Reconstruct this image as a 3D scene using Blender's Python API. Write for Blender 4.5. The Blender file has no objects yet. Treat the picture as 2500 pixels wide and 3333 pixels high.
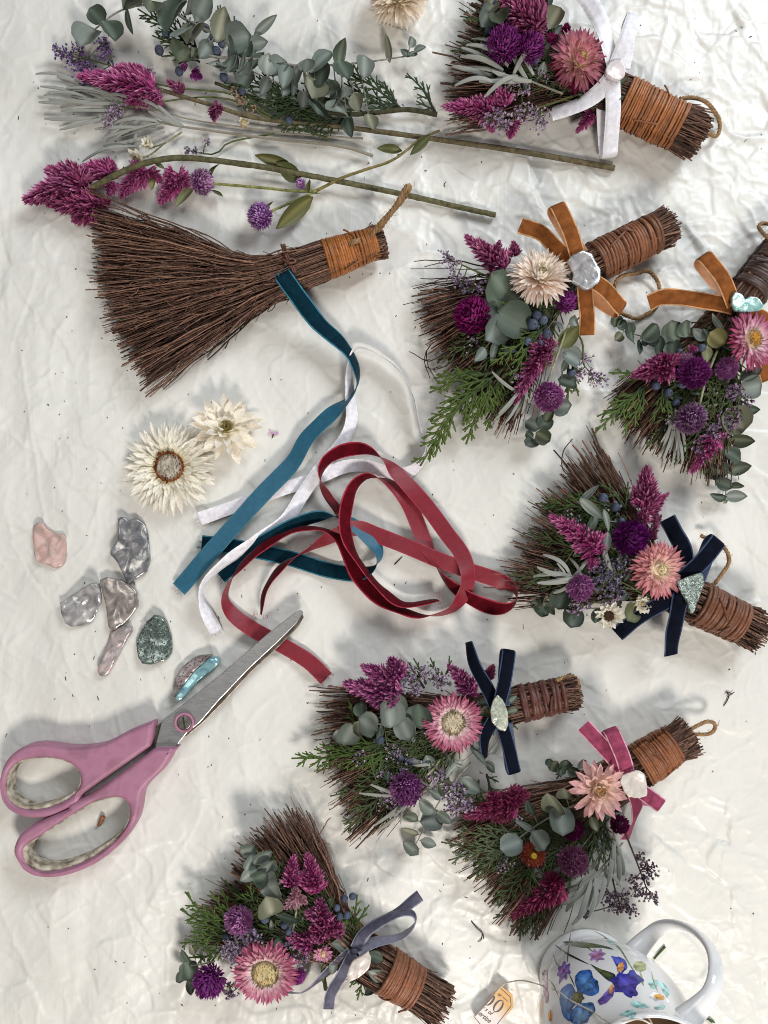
import bpy, math, random
import numpy as np
from mathutils import Vector, Matrix
from mathutils.bvhtree import BVHTree

random.seed(7)
rng = np.random.default_rng(7)
scene = bpy.context.scene
COL = scene.collection

# One layout unit is a pixel of table top (0.168 mm); the table lies at z = 0.
U = 0.000168
H = 2381.0                  # camera height above the table in layout units (0.40 m)
NX, NY = 1180.0, 1900.0     # the point of the table right below the lens

# ------------------------------------------------------------------ camera
cam_data = bpy.data.cameras.new('camera')
cam = bpy.data.objects.new('camera', cam_data)
COL.objects.link(cam)
cam.location = ((NX - 1250) * U, (1666.5 - NY) * U, H * U)
cam_data.sensor_fit = 'VERTICAL'
cam_data.sensor_height = 36.0
cam_data.lens = 36.0 * H / 3333.0
cam_data.shift_x = (1250 - NX) / 3333.0
cam_data.shift_y = (NY - 1666.5) / 3333.0
cam_data.clip_start = 0.01
cam_data.clip_end = 50
scene.camera = cam

# ------------------------------------------------------------------ light: a dim room, a cool window beyond the top edge, a warm lamp below, an added overhead fill
world = bpy.data.worlds.new('World')
scene.world = world
world.use_nodes = True
bg = world.node_tree.nodes['Background']
bg.inputs['Color'].default_value = (0.93, 0.96, 1.0, 1)
bg.inputs['Strength'].default_value = 0.16

def area(name, loc, target, sx, sy, power, color):
    d = bpy.data.lights.new(name, 'AREA')
    d.shape = 'RECTANGLE'
    d.size, d.size_y = sx, sy
    d.energy = power
    d.color = color
    o = bpy.data.objects.new(name, d)
    COL.objects.link(o)
    o.location = loc
    o.rotation_euler = (Vector(target) - Vector(loc)).to_track_quat('-Z', 'Y').to_euler()
    return o

area('window_light', (0.84, 1.0, 0.90), (0.02, 0.05, 0), 0.72, 0.55, 19.5, (0.89, 0.95, 1.0))
area('room_lamp', (0.28, -1.06, 0.92), (0.0, -0.05, 0), 0.28, 0.24, 15.5, (1.0, 0.94, 0.87))
area('overhead_fill', (-0.45, 0.25, 1.3), (0, 0, 0), 0.6, 0.6, 3.0, (1.0, 0.97, 0.94))  # added fill lamp, no real fixture behind it

scene.view_settings.view_transform = 'Standard'
scene.view_settings.look = 'None'
scene.view_settings.exposure = 0.0
scene.view_settings.gamma = 1.0
scene.view_settings.use_curve_mapping = False
scene.cycles.use_denoising = True
scene.cycles.max_bounces = 8
scene.cycles.filter_width = 1.0

# ------------------------------------------------------------------ small helpers
def srgb(r, g, b):
    def f(c):
        c /= 255.0
        return c / 12.92 if c <= 0.04045 else ((c + 0.055) / 1.055) ** 2.4
    return np.array([f(r), f(g), f(b)])

def A(x, y, z=0.0):
    """the point at height z that stands where the photograph shows (x, y)"""
    k = 1 - z / H
    return np.array([NX + (x - NX) * k - 1250, 1666.5 - (NY + (y - NY) * k), z], float)

class Zoom:
    def __init__(s, ox, oy, k): s.ox, s.oy, s.k = ox, oy, k
    def __call__(s, x, y, z=0.0): return A(s.ox + x * s.k, s.oy + y * s.k, z)

def nrm(v):
    v = np.asarray(v, float)
    n = np.linalg.norm(v, axis=-1, keepdims=True)
    return v / np.maximum(n, 1e-9)

def spline(pts, n):
    """Catmull-Rom through the rows of pts (any width), n samples evenly by length of the first three columns"""
    p = np.asarray(pts, float)
    if len(p) == 2:
        t = np.linspace(0, 1, n)[:, None]
        return p[0] * (1 - t) + p[1] * t
    q = np.vstack([2 * p[0] - p[1], p, 2 * p[-1] - p[-2]])
    out = []
    for i in range(1, len(q) - 2):
        t = np.linspace(0, 1, 16, endpoint=False)[:, None]
        a, b, c, d = q[i - 1], q[i], q[i + 1], q[i + 2]
        out.append(0.5 * (2 * b + (c - a) * t + (2 * a - 5 * b + 4 * c - d) * t * t + (3 * b - a - 3 * c + d) * t ** 3))
    out = np.vstack(out + [p[-1:]])
    s = np.concatenate([[0], np.cumsum(np.linalg.norm(np.diff(out[:, :3], axis=0), axis=1))])
    u = np.linspace(0, s[-1], n)
    return np.stack([np.interp(u, s, out[:, k]) for k in range(out.shape[1])], 1)

def frames(p):
    t = nrm(np.gradient(p, axis=0))
    up = np.tile(np.array([0, 0, 1.0]), (len(p), 1))
    bad = np.abs((t * up).sum(1)) > 0.93
    up[bad] = [1, 0, 0]
    side = nrm(np.cross(t, up))
    return t, side, nrm(np.cross(side, t))

class MB:
    """collects faces; build() links them as one mesh object"""
    def __init__(s): s.v, s.f, s.c, s.m, s.n = [], [], [], [], 0
    def add(s, v, f, c=(1, 1, 1), m=0):
        v = np.asarray(v, float)
        c = np.asarray(c, float)
        if c.ndim == 1: c = np.tile(c, (len(v), 1))
        s.v.append(v); s.c.append(c)
        f = np.asarray(f, int)
        if f.ndim == 2: f = [f]
        else: f = [np.asarray(f)]
        for q in f:
            s.f.append(q + s.n); s.m.append(np.full(len(q), m, int))
        s.n += len(v)
    def tube(s, p, r, k=5, c=(1, 1, 1), m=0, cap=True):
        p = np.asarray(p, float); n = len(p)
        r = np.broadcast_to(np.asarray(r, float), (n,))
        t, sd, up = frames(p)
        a = np.linspace(0, 2 * math.pi, k, endpoint=False)
        v = p[:, None] + r[:, None, None] * (np.cos(a)[None, :, None] * sd[:, None] + np.sin(a)[None, :, None] * up[:, None])
        v = v.reshape(-1, 3)
        i, j = np.meshgrid(np.arange(n - 1), np.arange(k), indexing='ij')
        i, j = i.ravel(), j.ravel(); j2 = (j + 1) % k
        f = np.stack([i * k + j, i * k + j2, (i + 1) * k + j2, (i + 1) * k + j], 1)
        c = np.asarray(c, float)
        if c.ndim == 2: c = np.repeat(c, k, axis=0)
        s.add(v, f, c, m)
        if cap:
            b = s.n - n * k
            for ring, rev in ((0, True), (n - 1, False)):
                idx = b + ring * k + np.arange(k)
                if rev: idx = idx[::-1]
                tri = np.stack([np.full(k - 2, idx[0]), idx[1:-1], idx[2:]], 1)
                s.f.append(tri); s.m.append(np.full(len(tri), m, int))
    def scatter(s, tv, tf, pos, X, Y, Z, sx, sy, sz, col, m=0):
        """many copies of one small template; col (N, nv, 3)"""
        N, nv = len(pos), len(tv)
        def b(q): return np.broadcast_to(np.asarray(q, float), (N,))[:, None, None]
        v = pos[:, None] + b(sx) * tv[None, :, 0:1] * X[:, None] + b(sy) * tv[None, :, 1:2] * Y[:, None] + b(sz) * tv[None, :, 2:3] * Z[:, None]
        f = (np.arange(N)[:, None, None] * nv + np.asarray(tf)[None]).reshape(-1, len(tf[0]))
        s.add(v.reshape(-1, 3), f, np.asarray(col).reshape(-1, 3), m)
    def mesh(s, name, mats, origin=None, smooth=True):
        v = np.vstack(s.v)
        c = np.vstack(s.c)
        if origin is None: origin = (v.min(0) + v.max(0)) / 2
        me = bpy.data.meshes.new(name)
        faces = []
        for q in s.f: faces.extend(q.tolist())
        me.from_pydata(((v - origin) * U).tolist(), [], faces)
        at = me.color_attributes.new('Col', 'FLOAT_COLOR', 'POINT')
        at.data.foreach_set('color', np.hstack([np.clip(c, 0, 1), np.ones((len(c), 1))]).astype(np.float32).ravel())
        for mt in mats: me.materials.append(mt)
        if len(mats) > 1: me.polygons.foreach_set('material_index', np.concatenate(s.m).astype(np.int32))
        if smooth: me.polygons.foreach_set('use_smooth', np.ones(len(me.polygons), bool))
        me.update()
        return me, origin
    def build(s, name, mats, parent=None, smooth=True, kind=None):
        if not isinstance(mats, (list, tuple)): mats = [mats]
        me, o = s.mesh(name, mats, None, smooth)
        return link(name, me, o, parent, kind)

WORLD = {}
def link(name, data, origin, parent=None, kind=None, rot=None):
    """origin: layout units, world; rot: optional 3x3 numpy (with scale) applied to the mesh"""
    o = bpy.data.objects.new(name, data)
    COL.objects.link(o)
    origin = np.asarray(origin, float)
    rel = origin - (WORLD[parent.name] if parent else 0)
    if rot is None: o.location = rel * U
    else: o.matrix_basis = Matrix.Translation(Vector(rel * U)) @ Matrix(np.asarray(rot).tolist()).to_4x4()
    if parent: o.parent = parent
    if kind: o['kind'] = kind
    WORLD[o.name] = origin
    return o

def thing(name, label, cat, at, group=None):
    o = link(name, None, at)
    o.empty_display_size = 0.01
    return tag(o, label, cat, group)

def tag(o, label, cat, group=None):
    o['label'] = label; o['category'] = cat
    if group: o['group'] = group
    return o

# ------------------------------------------------------------------ noise
_perm = np.random.default_rng(3).permutation(4096)
_ang = np.random.default_rng(4).uniform(0, 2 * math.pi, 4096)
def perlin(x, y, seed=0):
    xi, yi = np.floor(x).astype(int), np.floor(y).astype(int)
    xf, yf = x - xi, y - yi
    u, v = xf ** 3 * (xf * (xf * 6 - 15) + 10), yf ** 3 * (yf * (yf * 6 - 15) + 10)
    def g(ix, iy, dx, dy):
        h = _ang[_perm[(_perm[(ix + seed * 57) & 4095] + iy) & 4095]]
        return np.cos(h) * dx + np.sin(h) * dy
    a = g(xi, yi, xf, yf) * (1 - u) + g(xi + 1, yi, xf - 1, yf) * u
    b = g(xi, yi + 1, xf, yf - 1) * (1 - u) + g(xi + 1, yi + 1, xf - 1, yf - 1) * u
    return (a * (1 - v) + b * v) * 1.5

# ------------------------------------------------------------------ materials
def node_mat(name):
    m = bpy.data.materials.new(name)
    m.use_nodes = True
    nt = m.node_tree
    return m, nt, nt.nodes['Principled BSDF']

def setp(b, **k):
    names = {'rough': 'Roughness', 'metal': 'Metallic', 'spec': 'Specular IOR Level', 'sheen': 'Sheen Weight', 'sheen_rough': 'Sheen Roughness',
             'sss': 'Subsurface Weight', 'coat': 'Coat Weight', 'coat_rough': 'Coat Roughness', 'trans': 'Transmission Weight', 'ior': 'IOR', 'aniso': 'Anisotropic',
             'film': 'Thin Film Thickness', 'film_ior': 'Thin Film IOR'}
    for q, v in k.items(): b.inputs[names[q]].default_value = v

def attr_mat(name, rough=0.6, var=0.25, scale=900, bump=0.0, bscale=2500, thin=0.0, **kw):
    """colour from the piece's own colour attribute, mottled by noise in object space"""
    m, nt, b = node_mat(name)
    N, L = nt.nodes, nt.links
    at = N.new('ShaderNodeVertexColor'); at.layer_name = 'Col'
    tc = N.new('ShaderNodeTexCoord')
    no = N.new('ShaderNodeTexNoise'); no.inputs['Scale'].default_value = scale; no.inputs['Detail'].default_value = 4
    L.new(tc.outputs['Object'], no.inputs['Vector'])
    mr = N.new('ShaderNodeMapRange')
    mr.inputs['From Min'].default_value = 0.3; mr.inputs['From Max'].default_value = 0.7
    mr.inputs['To Min'].default_value = 1 - var; mr.inputs['To Max'].default_value = 1 + var
    L.new(no.outputs['Fac'], mr.inputs['Value'])
    mx = N.new('ShaderNodeVectorMath'); mx.operation = 'SCALE'
    L.new(at.outputs['Color'], mx.inputs[0]); L.new(mr.outputs['Result'], mx.inputs['Scale'])
    L.new(mx.outputs['Vector'], b.inputs['Base Color'])
    if bump:
        n2 = N.new('ShaderNodeTexNoise'); n2.inputs['Scale'].default_value = bscale; n2.inputs['Detail'].default_value = 5
        L.new(tc.outputs['Object'], n2.inputs['Vector'])
        bp = N.new('ShaderNodeBump'); bp.inputs['Strength'].default_value = bump; bp.inputs['Distance'].default_value = 0.0004
        L.new(n2.outputs['Fac'], bp.inputs['Height']); L.new(bp.outputs['Normal'], b.inputs['Normal'])
    setp(b, rough=rough, **kw)
    if thin:      # thin tissue lets some light through
        tl = N.new('ShaderNodeBsdfTranslucent'); L.new(mx.outputs['Vector'], tl.inputs['Color'])
        ms = N.new('ShaderNodeMixShader'); ms.inputs[0].default_value = thin
        L.new(b.outputs[0], ms.inputs[1]); L.new(tl.outputs[0], ms.inputs[2]); L.new(ms.outputs[0], N['Material Output'].inputs['Surface'])
    return m

M = {}
M['petal'] = attr_mat('dry_petal', 0.45, 0.14, 1200, spec=0.4, thin=0.3)
M['bract'] = attr_mat('bract', 0.5, 0.25, 900, spec=0.35, thin=0.15)
M['disc'] = attr_mat('flower_disc', 0.85, 0.3, 3000, spec=0.15)
M['leaf'] = attr_mat('eucalyptus_leaf', 0.55, 0.36, 420, 0.45, 1200, spec=0.35)
M['silver'] = attr_mat('felted_leaf', 0.9, 0.18, 1500, 0.4, 4000, spec=0.1, sheen=0.4)
M['cedar'] = attr_mat('scale_foliage', 0.62, 0.25, 1500, 0.3, 4000, spec=0.3)
M['stem'] = attr_mat('stem', 0.65, 0.45, 420, 0.5, 1500, spec=0.25)
M['twig'] = attr_mat('twig_bark', 0.7, 0.45, 700, 0.4, 3500, spec=0.25)
M['cord'] = attr_mat('leather_cord', 0.46, 0.28, 600, 0.35, 2500, spec=0.45)
M['twine'] = attr_mat('jute_twine', 0.9, 0.2, 2500, 0.3, 5000, spec=0.1)
M['berry'] = attr_mat('berry', 0.6, 0.3, 500, 0.1, 3000, spec=0.3)
M['floret'] = attr_mat('floret', 0.75, 0.2, 1500, spec=0.15)
M['velvet'] = attr_mat('velvet', 0.85, 0.32, 260, 0.3, 9000, spec=0.08, sheen=0.10, sheen_rough=0.3)
M['satin'] = attr_mat('satin_back', 0.45, 0.14, 400, 0.25, 7000, spec=0.4)
M['debris'] = attr_mat('debris', 0.8, 0.3, 2000)

def blend(a, b, t):
    t = np.asarray(t, float)[..., None]
    return np.asarray(a) * (1 - t) + np.asarray(b) * t
# ------------------------------------------------------------------ the tablecloth
def ridge(x, y, seed): return 1 - np.minimum(np.abs(perlin(x, y, seed)) * 2.2, 1)

_cg = np.random.default_rng(5)
_cj = _cg.uniform(0.1, 0.9, (4096, 2)); _cs = _cg.normal(0, 0.5, (4096, 3))
def facets(x, y, seed, sharp=16.0):
    """crumpled sheet: a patchwork of little tilted planes meeting in creases"""
    xi, yi = np.floor(x).astype(int), np.floor(y).astype(int)
    num = 0; den = 1e-12
    for dx in (-1, 0, 1):
        for dy in (-1, 0, 1):
            k = _perm[(_perm[(xi + dx + seed * 91) & 4095] + yi + dy) & 4095]
            u = x - (xi + dx + _cj[k, 0]); v = y - (yi + dy + _cj[k, 1])
            w = np.exp(-sharp * (u * u + v * v))
            num = num + w * (_cs[k, 0] * u + _cs[k, 1] * v + _cs[k, 2] * 0.5); den = den + w
    return num / den

def creases(x, y, seed, w):
    """narrow ridges along the borders of random straight-edged cells"""
    xi, yi = np.floor(x).astype(int), np.floor(y).astype(int)
    d = []
    for dx in (-1, 0, 1):
        for dy in (-1, 0, 1):
            k = _perm[(_perm[(xi + dx + seed * 91) & 4095] + yi + dy) & 4095]
            d.append(np.hypot(x - (xi + dx + _cj[k, 0]), y - (yi + dy + _cj[k, 1])))
    d = np.sort(np.stack(d), axis=0)
    return np.exp(-(d[1] - d[0]) / (2 * w))

def cloth_h(X, Y):
    """height of the cloth in layout units; X, Y layout coordinates (y up)"""
    X = np.asarray(X, float); Y = np.asarray(Y, float)
    px, py = X + 1250, 1666.5 - Y
    wx = perlin(px / 420, py / 420, 11) * 120
    wy = perlin(px / 420, py / 420, 12) * 120
    h = perlin(px / 700, py / 700, 1) * 5 + perlin(px / 300, py / 300, 2) * 2.4
    # long soft drape folds leaning to the upper right, strongest on the left
    left = np.clip(1.25 - px / 1500, 0.30, 1)
    a = (px + wx) * 0.93 + (py + wy) * 0.36
    b = -(px + wx) * 0.36 + (py + wy) * 0.93
    h += left * (perlin(a / 130, b / 900, 5) * 5.5 + perlin(a / 58, b / 520, 15) * 1.7)
    a2 = (px + wx) * 0.80 - (py + wy) * 0.60
    b2 = (px + wx) * 0.60 + (py + wy) * 0.80
    h += perlin(a2 / 210, b2 / 900, 6) * 5.0 + left * 1.3 * perlin(a2 / 70, b2 / 420, 16)
    gate = np.clip(perlin(px / 380, py / 380, 17) * 1.6 + 0.1, 0, 1)
    h += gate * 3.2 * ridge(a2 / 260, b2 / 1200, 18) ** 9 + np.clip(0.5 - gate, 0, 1) * 4.0 * ridge(a / 250, b / 1300, 19) ** 9
    # crumpled facets, strongest at the upper right and along the bottom
    cr = np.clip((px - 950) / 600, 0, 1) * np.clip(1.35 - py / 1300, 0, 1) + np.clip((py - 2450) / 500, 0, 1) * np.clip((px - 150) / 600, 0, 1) + np.clip((px - 1950) / 300, 0, 1) * 0.55
    cr = np.clip(cr, 0.0, 1.0) * 0.62 + 0.38
    w2x = perlin(px / 130, py / 130, 13) * 34
    w2y = perlin(px / 130, py / 130, 14) * 34
    rx, ry = (px + w2x) * 0.86 + (py + w2y) * 0.5, -(px + w2x) * 0.5 + (py + w2y) * 0.86
    vx, vy = (px - w2y) * 0.34 + (py + w2x) * 0.94, -(px - w2y) * 0.94 + (py + w2x) * 0.34
    h += cr * (facets(rx / 210, ry / 120, 40, 60) * 8.0 + facets(vx / 120, vy / 60, 41, 60) * 3.8 + facets(rx / 58, ry / 34, 42, 50) * 1.5)
    # thin hard creases
    mk = lambda q: np.clip(perlin(px / 170, py / 170, q) * 2.2 + 0.35, 0, 1)
    h += (0.45 + cr) * (3.2 * mk(51) * creases(rx / 230, ry / 150, 44, 0.022) + 2.6 * mk(52) * creases(vx / 140, vy / 90, 45, 0.03) + 1.3 * mk(53) * creases(px / 75, py / 60, 46, 0.045) + 0.6 * mk(54) * creases(rx / 44, ry / 34, 47, 0.06))
    # a few hard fold lines where the cloth was packed
    for (x0, y0, x1, y1, amp) in ((2190, 0, 2080, 420, 3.5), (1990, 700, 1975, 1500, 2.5), (1620, 3050, 1560, 3400, 3.5), (60, 1100, 170, 1900, 2.5), (40, 620, 20, 1050, 2), (2300, 2500, 2500, 2380, 3)):
        dx, dy = x1 - x0, y1 - y0
        Ln = math.hypot(dx, dy)
        s = ((px - x0) * dx + (py - y0) * dy) / Ln
        d = ((px - x0) * dy - (py - y0) * dx) / Ln + perlin(s / 90, s * 0, 21) * 6
        h += amp * np.exp(-np.abs(d) / 5.5) * np.clip((s + 40) / 120, 0, 1) * np.clip((Ln + 40 - s) / 120, 0, 1)
    edge = np.clip((np.maximum(np.abs(X) - 1700, np.abs(Y) - 2050)) / 1500, 0, 1)
    return (h - 6.0) * (1 - edge)

def cloth_material():
    m, nt, b = node_mat('crinkled_cloth')
    N, L = nt.nodes, nt.links
    tc = N.new('ShaderNodeTexCoord')
    # colour: off-white, faint soiling
    n1 = N.new('ShaderNodeTexNoise'); n1.inputs['Scale'].default_value = 9; n1.inputs['Detail'].default_value = 5
    L.new(tc.outputs['Object'], n1.inputs['Vector'])
    cr = N.new('ShaderNodeValToRGB')
    cr.color_ramp.elements[0].position = 0.35; cr.color_ramp.elements[0].color = (*srgb(210, 208, 201), 1)
    cr.color_ramp.elements[1].position = 0.68; cr.color_ramp.elements[1].color = (*srgb(223, 221, 215), 1)
    L.new(n1.outputs['Fac'], cr.inputs['Fac']); L.new(cr.outputs['Color'], b.inputs['Base Color'])
    # weave ribs and tiny crinkles
    mp = N.new('ShaderNodeMapping'); mp.inputs['Rotation'].default_value = (0, 0, 0.06)
    L.new(tc.outputs['Object'], mp.inputs['Vector'])
    wv = N.new('ShaderNodeTexWave'); wv.inputs['Scale'].default_value = 620; wv.inputs['Distortion'].default_value = 1.2; wv.inputs['Detail'].default_value = 2
    L.new(mp.outputs['Vector'], wv.inputs['Vector'])
    n2 = N.new('ShaderNodeTexNoise'); n2.inputs['Scale'].default_value = 130; n2.inputs['Detail'].default_value = 6; n2.inputs['Roughness'].default_value = 0.55
    L.new(tc.outputs['Object'], n2.inputs['Vector'])
    # satin streaks along the weave
    mq = N.new('ShaderNodeMapping'); mq.inputs['Scale'].default_value = (900, 26, 1); mq.inputs['Rotation'].default_value = (0, 0, 0.08)
    L.new(tc.outputs['Object'], mq.inputs['Vector'])
    n3 = N.new('ShaderNodeTexNoise'); n3.inputs['Scale'].default_value = 1.0; n3.inputs['Detail'].default_value = 3
    L.new(mq.outputs['Vector'], n3.inputs['Vector'])
    b3 = N.new('ShaderNodeBump'); b3.inputs['Strength'].default_value = 0.16; b3.inputs['Distance'].default_value = 0.0004
    L.new(n3.outputs['Fac'], b3.inputs['Height'])
    b1 = N.new('ShaderNodeBump'); b1.inputs['Strength'].default_value = 0.16; b1.inputs['Distance'].default_value = 0.0002
    L.new(wv.outputs['Fac'], b1.inputs['Height']); L.new(b3.outputs['Normal'], b1.inputs['Normal'])
    b2 = N.new('ShaderNodeBump'); b2.inputs['Strength'].default_value = 0.14; b2.inputs['Distance'].default_value = 0.0009
    L.new(n2.outputs['Fac'], b2.inputs['Height']); L.new(b1.outputs['Normal'], b2.inputs['Normal'])
    L.new(b2.outputs['Normal'], b.inputs['Normal'])
    setp(b, rough=0.45, spec=0.5, coat=0.09, coat_rough=0.18)
    return m

def make_cloth():
    xs = np.concatenate([np.linspace(-3600, -1420, 60, endpoint=False), np.linspace(-1420, 1420, 520), np.linspace(1420, 3600, 61)[1:]])
    ys = np.concatenate([np.linspace(-4300, -1860, 60, endpoint=False), np.linspace(-1860, 1860, 690), np.linspace(1860, 4300, 61)[1:]])
    X, Y = np.meshgrid(xs, ys)
    Z = cloth_h(X, Y)
    nx, ny = len(xs), len(ys)
    i, j = np.meshgrid(np.arange(ny - 1), np.arange(nx - 1), indexing='ij')
    i, j = i.ravel(), j.ravel()
    f = np.stack([i * nx + j, i * nx + j + 1, (i + 1) * nx + j + 1, (i + 1) * nx + j], 1)
    mb = MB(); mb.add(np.stack([X.ravel(), Y.ravel(), Z.ravel()], 1), f)
    o = mb.build('tablecloth', cloth_material(), kind='structure')
    o['label'] = 'crinkled off-white tablecloth under everything'
make_cloth()
# ------------------------------------------------------------------ plant builders
BR_V = np.array([[0, 0, 0], [-0.5, 0.42, 0.10], [0.5, 0.42, 0.10], [0, 0.42, -0.16], [0, 1, 0.22], [0, 0.72, -0.02]])
BR_F = [(0, 3, 1), (0, 2, 3), (1, 3, 5), (3, 2, 5), (1, 5, 4), (5, 2, 4)]
BR_T = np.array([0, 0.45, 0.45, 0.4, 1, 0.75])

def perp(d, ref=(0, 0, 1)):
    d = nrm(d)
    r = np.tile(np.asarray(ref, float), (len(d), 1))
    bad = np.abs((d * r).sum(1)) > 0.95
    r[bad] = [1, 0, 0]
    x = nrm(np.cross(d, r))
    return x, nrm(np.cross(x, d))

def plume_into(mb, base, tip, R, cb, ct, n=None, seed=0, fat=0.62, Lk=0.62):
    """a feathery pointed spike of bracts from base to tip"""
    r = np.random.default_rng(seed)
    base, tip = np.asarray(base, float), np.asarray(tip, float)
    ax = tip - base; L = np.linalg.norm(ax); ax = ax / L
    if n is None: n = int(130 + L * R * 0.036)
    t = (np.arange(n) + r.uniform(0, 1, n)) / n
    t = 1 - (1 - t) ** 0.85
    ph = np.arange(n) * 2.39996 + r.normal(0, 0.3, n)
    x0, y0 = perp(ax[None])
    rad = np.cos(ph)[:, None] * x0 + np.sin(ph)[:, None] * y0
    prof = (1 - t) ** fat * np.clip(t / 0.12 + 0.55, 0, 1)
    bend = np.sin(t * 2.4 + seed)[:, None] * x0 * R * 0.08
    pos = base + ax * (t * L * 0.93)[:, None] + rad * (prof * R * 0.38)[:, None] + bend
    d = nrm(rad * (0.35 + 0.8 * (1 - t))[:, None] + ax * (0.55 + 0.6 * t)[:, None] + r.normal(0, 0.22, (n, 3)))
    X, Z = perp(d)
    Ln = R * Lk * (0.35 + 0.75 * prof) * r.uniform(0.7, 1.3, n)
    tw = r.uniform(0, 1, n)[:, None]
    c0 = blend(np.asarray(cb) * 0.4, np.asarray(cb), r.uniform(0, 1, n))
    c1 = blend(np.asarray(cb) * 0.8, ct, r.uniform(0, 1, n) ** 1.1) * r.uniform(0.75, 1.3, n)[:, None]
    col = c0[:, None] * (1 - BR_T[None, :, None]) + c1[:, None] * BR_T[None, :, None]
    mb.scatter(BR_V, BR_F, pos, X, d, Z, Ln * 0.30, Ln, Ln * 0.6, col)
    mb.tube(np.stack([base, base + ax * L * 0.5, base + ax * L * 0.93]), [R * 0.26, R * 0.22, R * 0.04], 6, np.asarray(cb) * 0.5)

MAG = srgb(180, 54, 130); MAG_T = srgb(240, 164, 206)
PLUM = srgb(136, 26, 90); PLUM_T = srgb(182, 52, 120)
ROSE = srgb(168, 58, 110); ROSE_T = srgb(226, 140, 176)

def celosia(parent, spikes, cb=MAG, ct=MAG_T, seed=0, name='celosia_plume'):
    mb = MB()
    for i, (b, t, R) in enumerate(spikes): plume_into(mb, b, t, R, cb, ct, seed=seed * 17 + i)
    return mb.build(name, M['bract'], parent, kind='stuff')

def globe_into(mb, c, R, axis, cb, ct, seed=0, n=None, squash=0.92):
    r = np.random.default_rng(seed)
    if n is None: n = int(230 + R * 3.4)
    i = np.arange(n) + 0.5
    th = np.arccos(1 - 1.88 * i / n); ph = i * 2.39996
    ax = nrm(np.asarray(axis, float)); x0, y0 = perp(ax[None])
    d = np.sin(th)[:, None] * (np.cos(ph)[:, None] * x0 + np.sin(ph)[:, None] * y0) + np.cos(th)[:, None] * ax
    d = nrm(d + r.normal(0, 0.10, d.shape))
    dd = nrm(d * 0.85 + ax * 0.42)
    X, Z = perp(dd, ax)
    Ln = R * 0.42 * r.uniform(0.8, 1.25, n)
    pos = c + d * R * 0.66 * np.array([1, 1, squash])
    t = r.uniform(0, 1, n)
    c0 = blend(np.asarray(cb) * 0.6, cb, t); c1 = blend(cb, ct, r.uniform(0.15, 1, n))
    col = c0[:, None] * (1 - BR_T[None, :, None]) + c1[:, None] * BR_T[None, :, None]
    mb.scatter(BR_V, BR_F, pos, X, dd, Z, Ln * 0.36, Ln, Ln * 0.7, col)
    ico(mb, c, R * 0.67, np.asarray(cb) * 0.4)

def ico(mb, c, R, col, nu=10, nv=7, squash=1.0, m=0):
    a = np.linspace(0, 2 * math.pi, nu, endpoint=False)
    b = np.linspace(0, math.pi, nv)
    v = np.array([[math.sin(q) * math.cos(p), math.sin(q) * math.sin(p), math.cos(q) * squash] for q in b for p in a]) * R + c
    f = [(i * nu + j, (i + 1) * nu + j, (i + 1) * nu + (j + 1) % nu, i * nu + (j + 1) % nu) for i in range(nv - 1) for j in range(nu)]
    mb.add(v, f, col, m)

PURP = srgb(132, 36, 124); PURP_T = srgb(198, 100, 186)
LILA = srgb(184, 104, 170); LILA_T = srgb(246, 220, 234)
WINE = srgb(84, 12, 60); WINE_T = srgb(150, 40, 110)
MGL = srgb(138, 18, 102); MGL_T = srgb(190, 62, 150)
def gomphrena(parent, c, R, cb=PURP, ct=PURP_T, axis=(0, 0, 1), seed=0, name='globe_amaranth'):
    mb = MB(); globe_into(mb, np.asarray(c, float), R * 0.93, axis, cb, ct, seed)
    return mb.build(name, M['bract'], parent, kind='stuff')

# ---- strawflowers: each papery petal is a piece of its own
def petal_mesh(L, W, cup, curl, cbase, cmid, ctip, tipw=0.2):
    """petal along +y from the origin, face up +z"""
    n = 6
    t = np.array([0, 0.22, 0.45, 0.66, 0.86, 1.0])
    w = W * np.array([0.45, 0.72, 0.93, 1.0, 0.78, 0.10])
    ang = curl * t
    y = np.concatenate([[0], np.cumsum(np.cos((ang[1:] + ang[:-1]) / 2) / (n - 1))]) * L
    z = np.concatenate([[0], np.cumsum(np.sin((ang[1:] + ang[:-1]) / 2) / (n - 1))]) * L
    V, C, F = [], [], []
    for i in range(n):
        for k, sx in enumerate((-1, 0, 1)):
            V.append((sx * w[i] / 2, y[i] - (cup * w[i] * abs(sx)) * math.sin(ang[i]), z[i] + cup * w[i] * abs(sx) * math.cos(ang[i])))
            c = blend(cbase, cmid, min(t[i] * 2, 1)) if t[i] < 0.5 else blend(cmid, ctip, (t[i] - 0.5) * 2)
            C.append(c)
    for i in range(n - 1):
        for k in range(2):
            a = i * 3 + k
            F.append((a, a + 1, a + 4, a + 3))
    mb = MB(); mb.add(V, F, C)
    me, _ = mb.mesh('petal', [M['petal']], np.zeros(3))
    return me

def frame_of(axis):
    ax = nrm(np.asarray(axis, float))
    x, y = perp(ax[None], (0, 1, 0))
    return np.stack([x[0], np.cross(ax, x[0]), ax], 1)     # columns X, Y, Z

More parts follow.
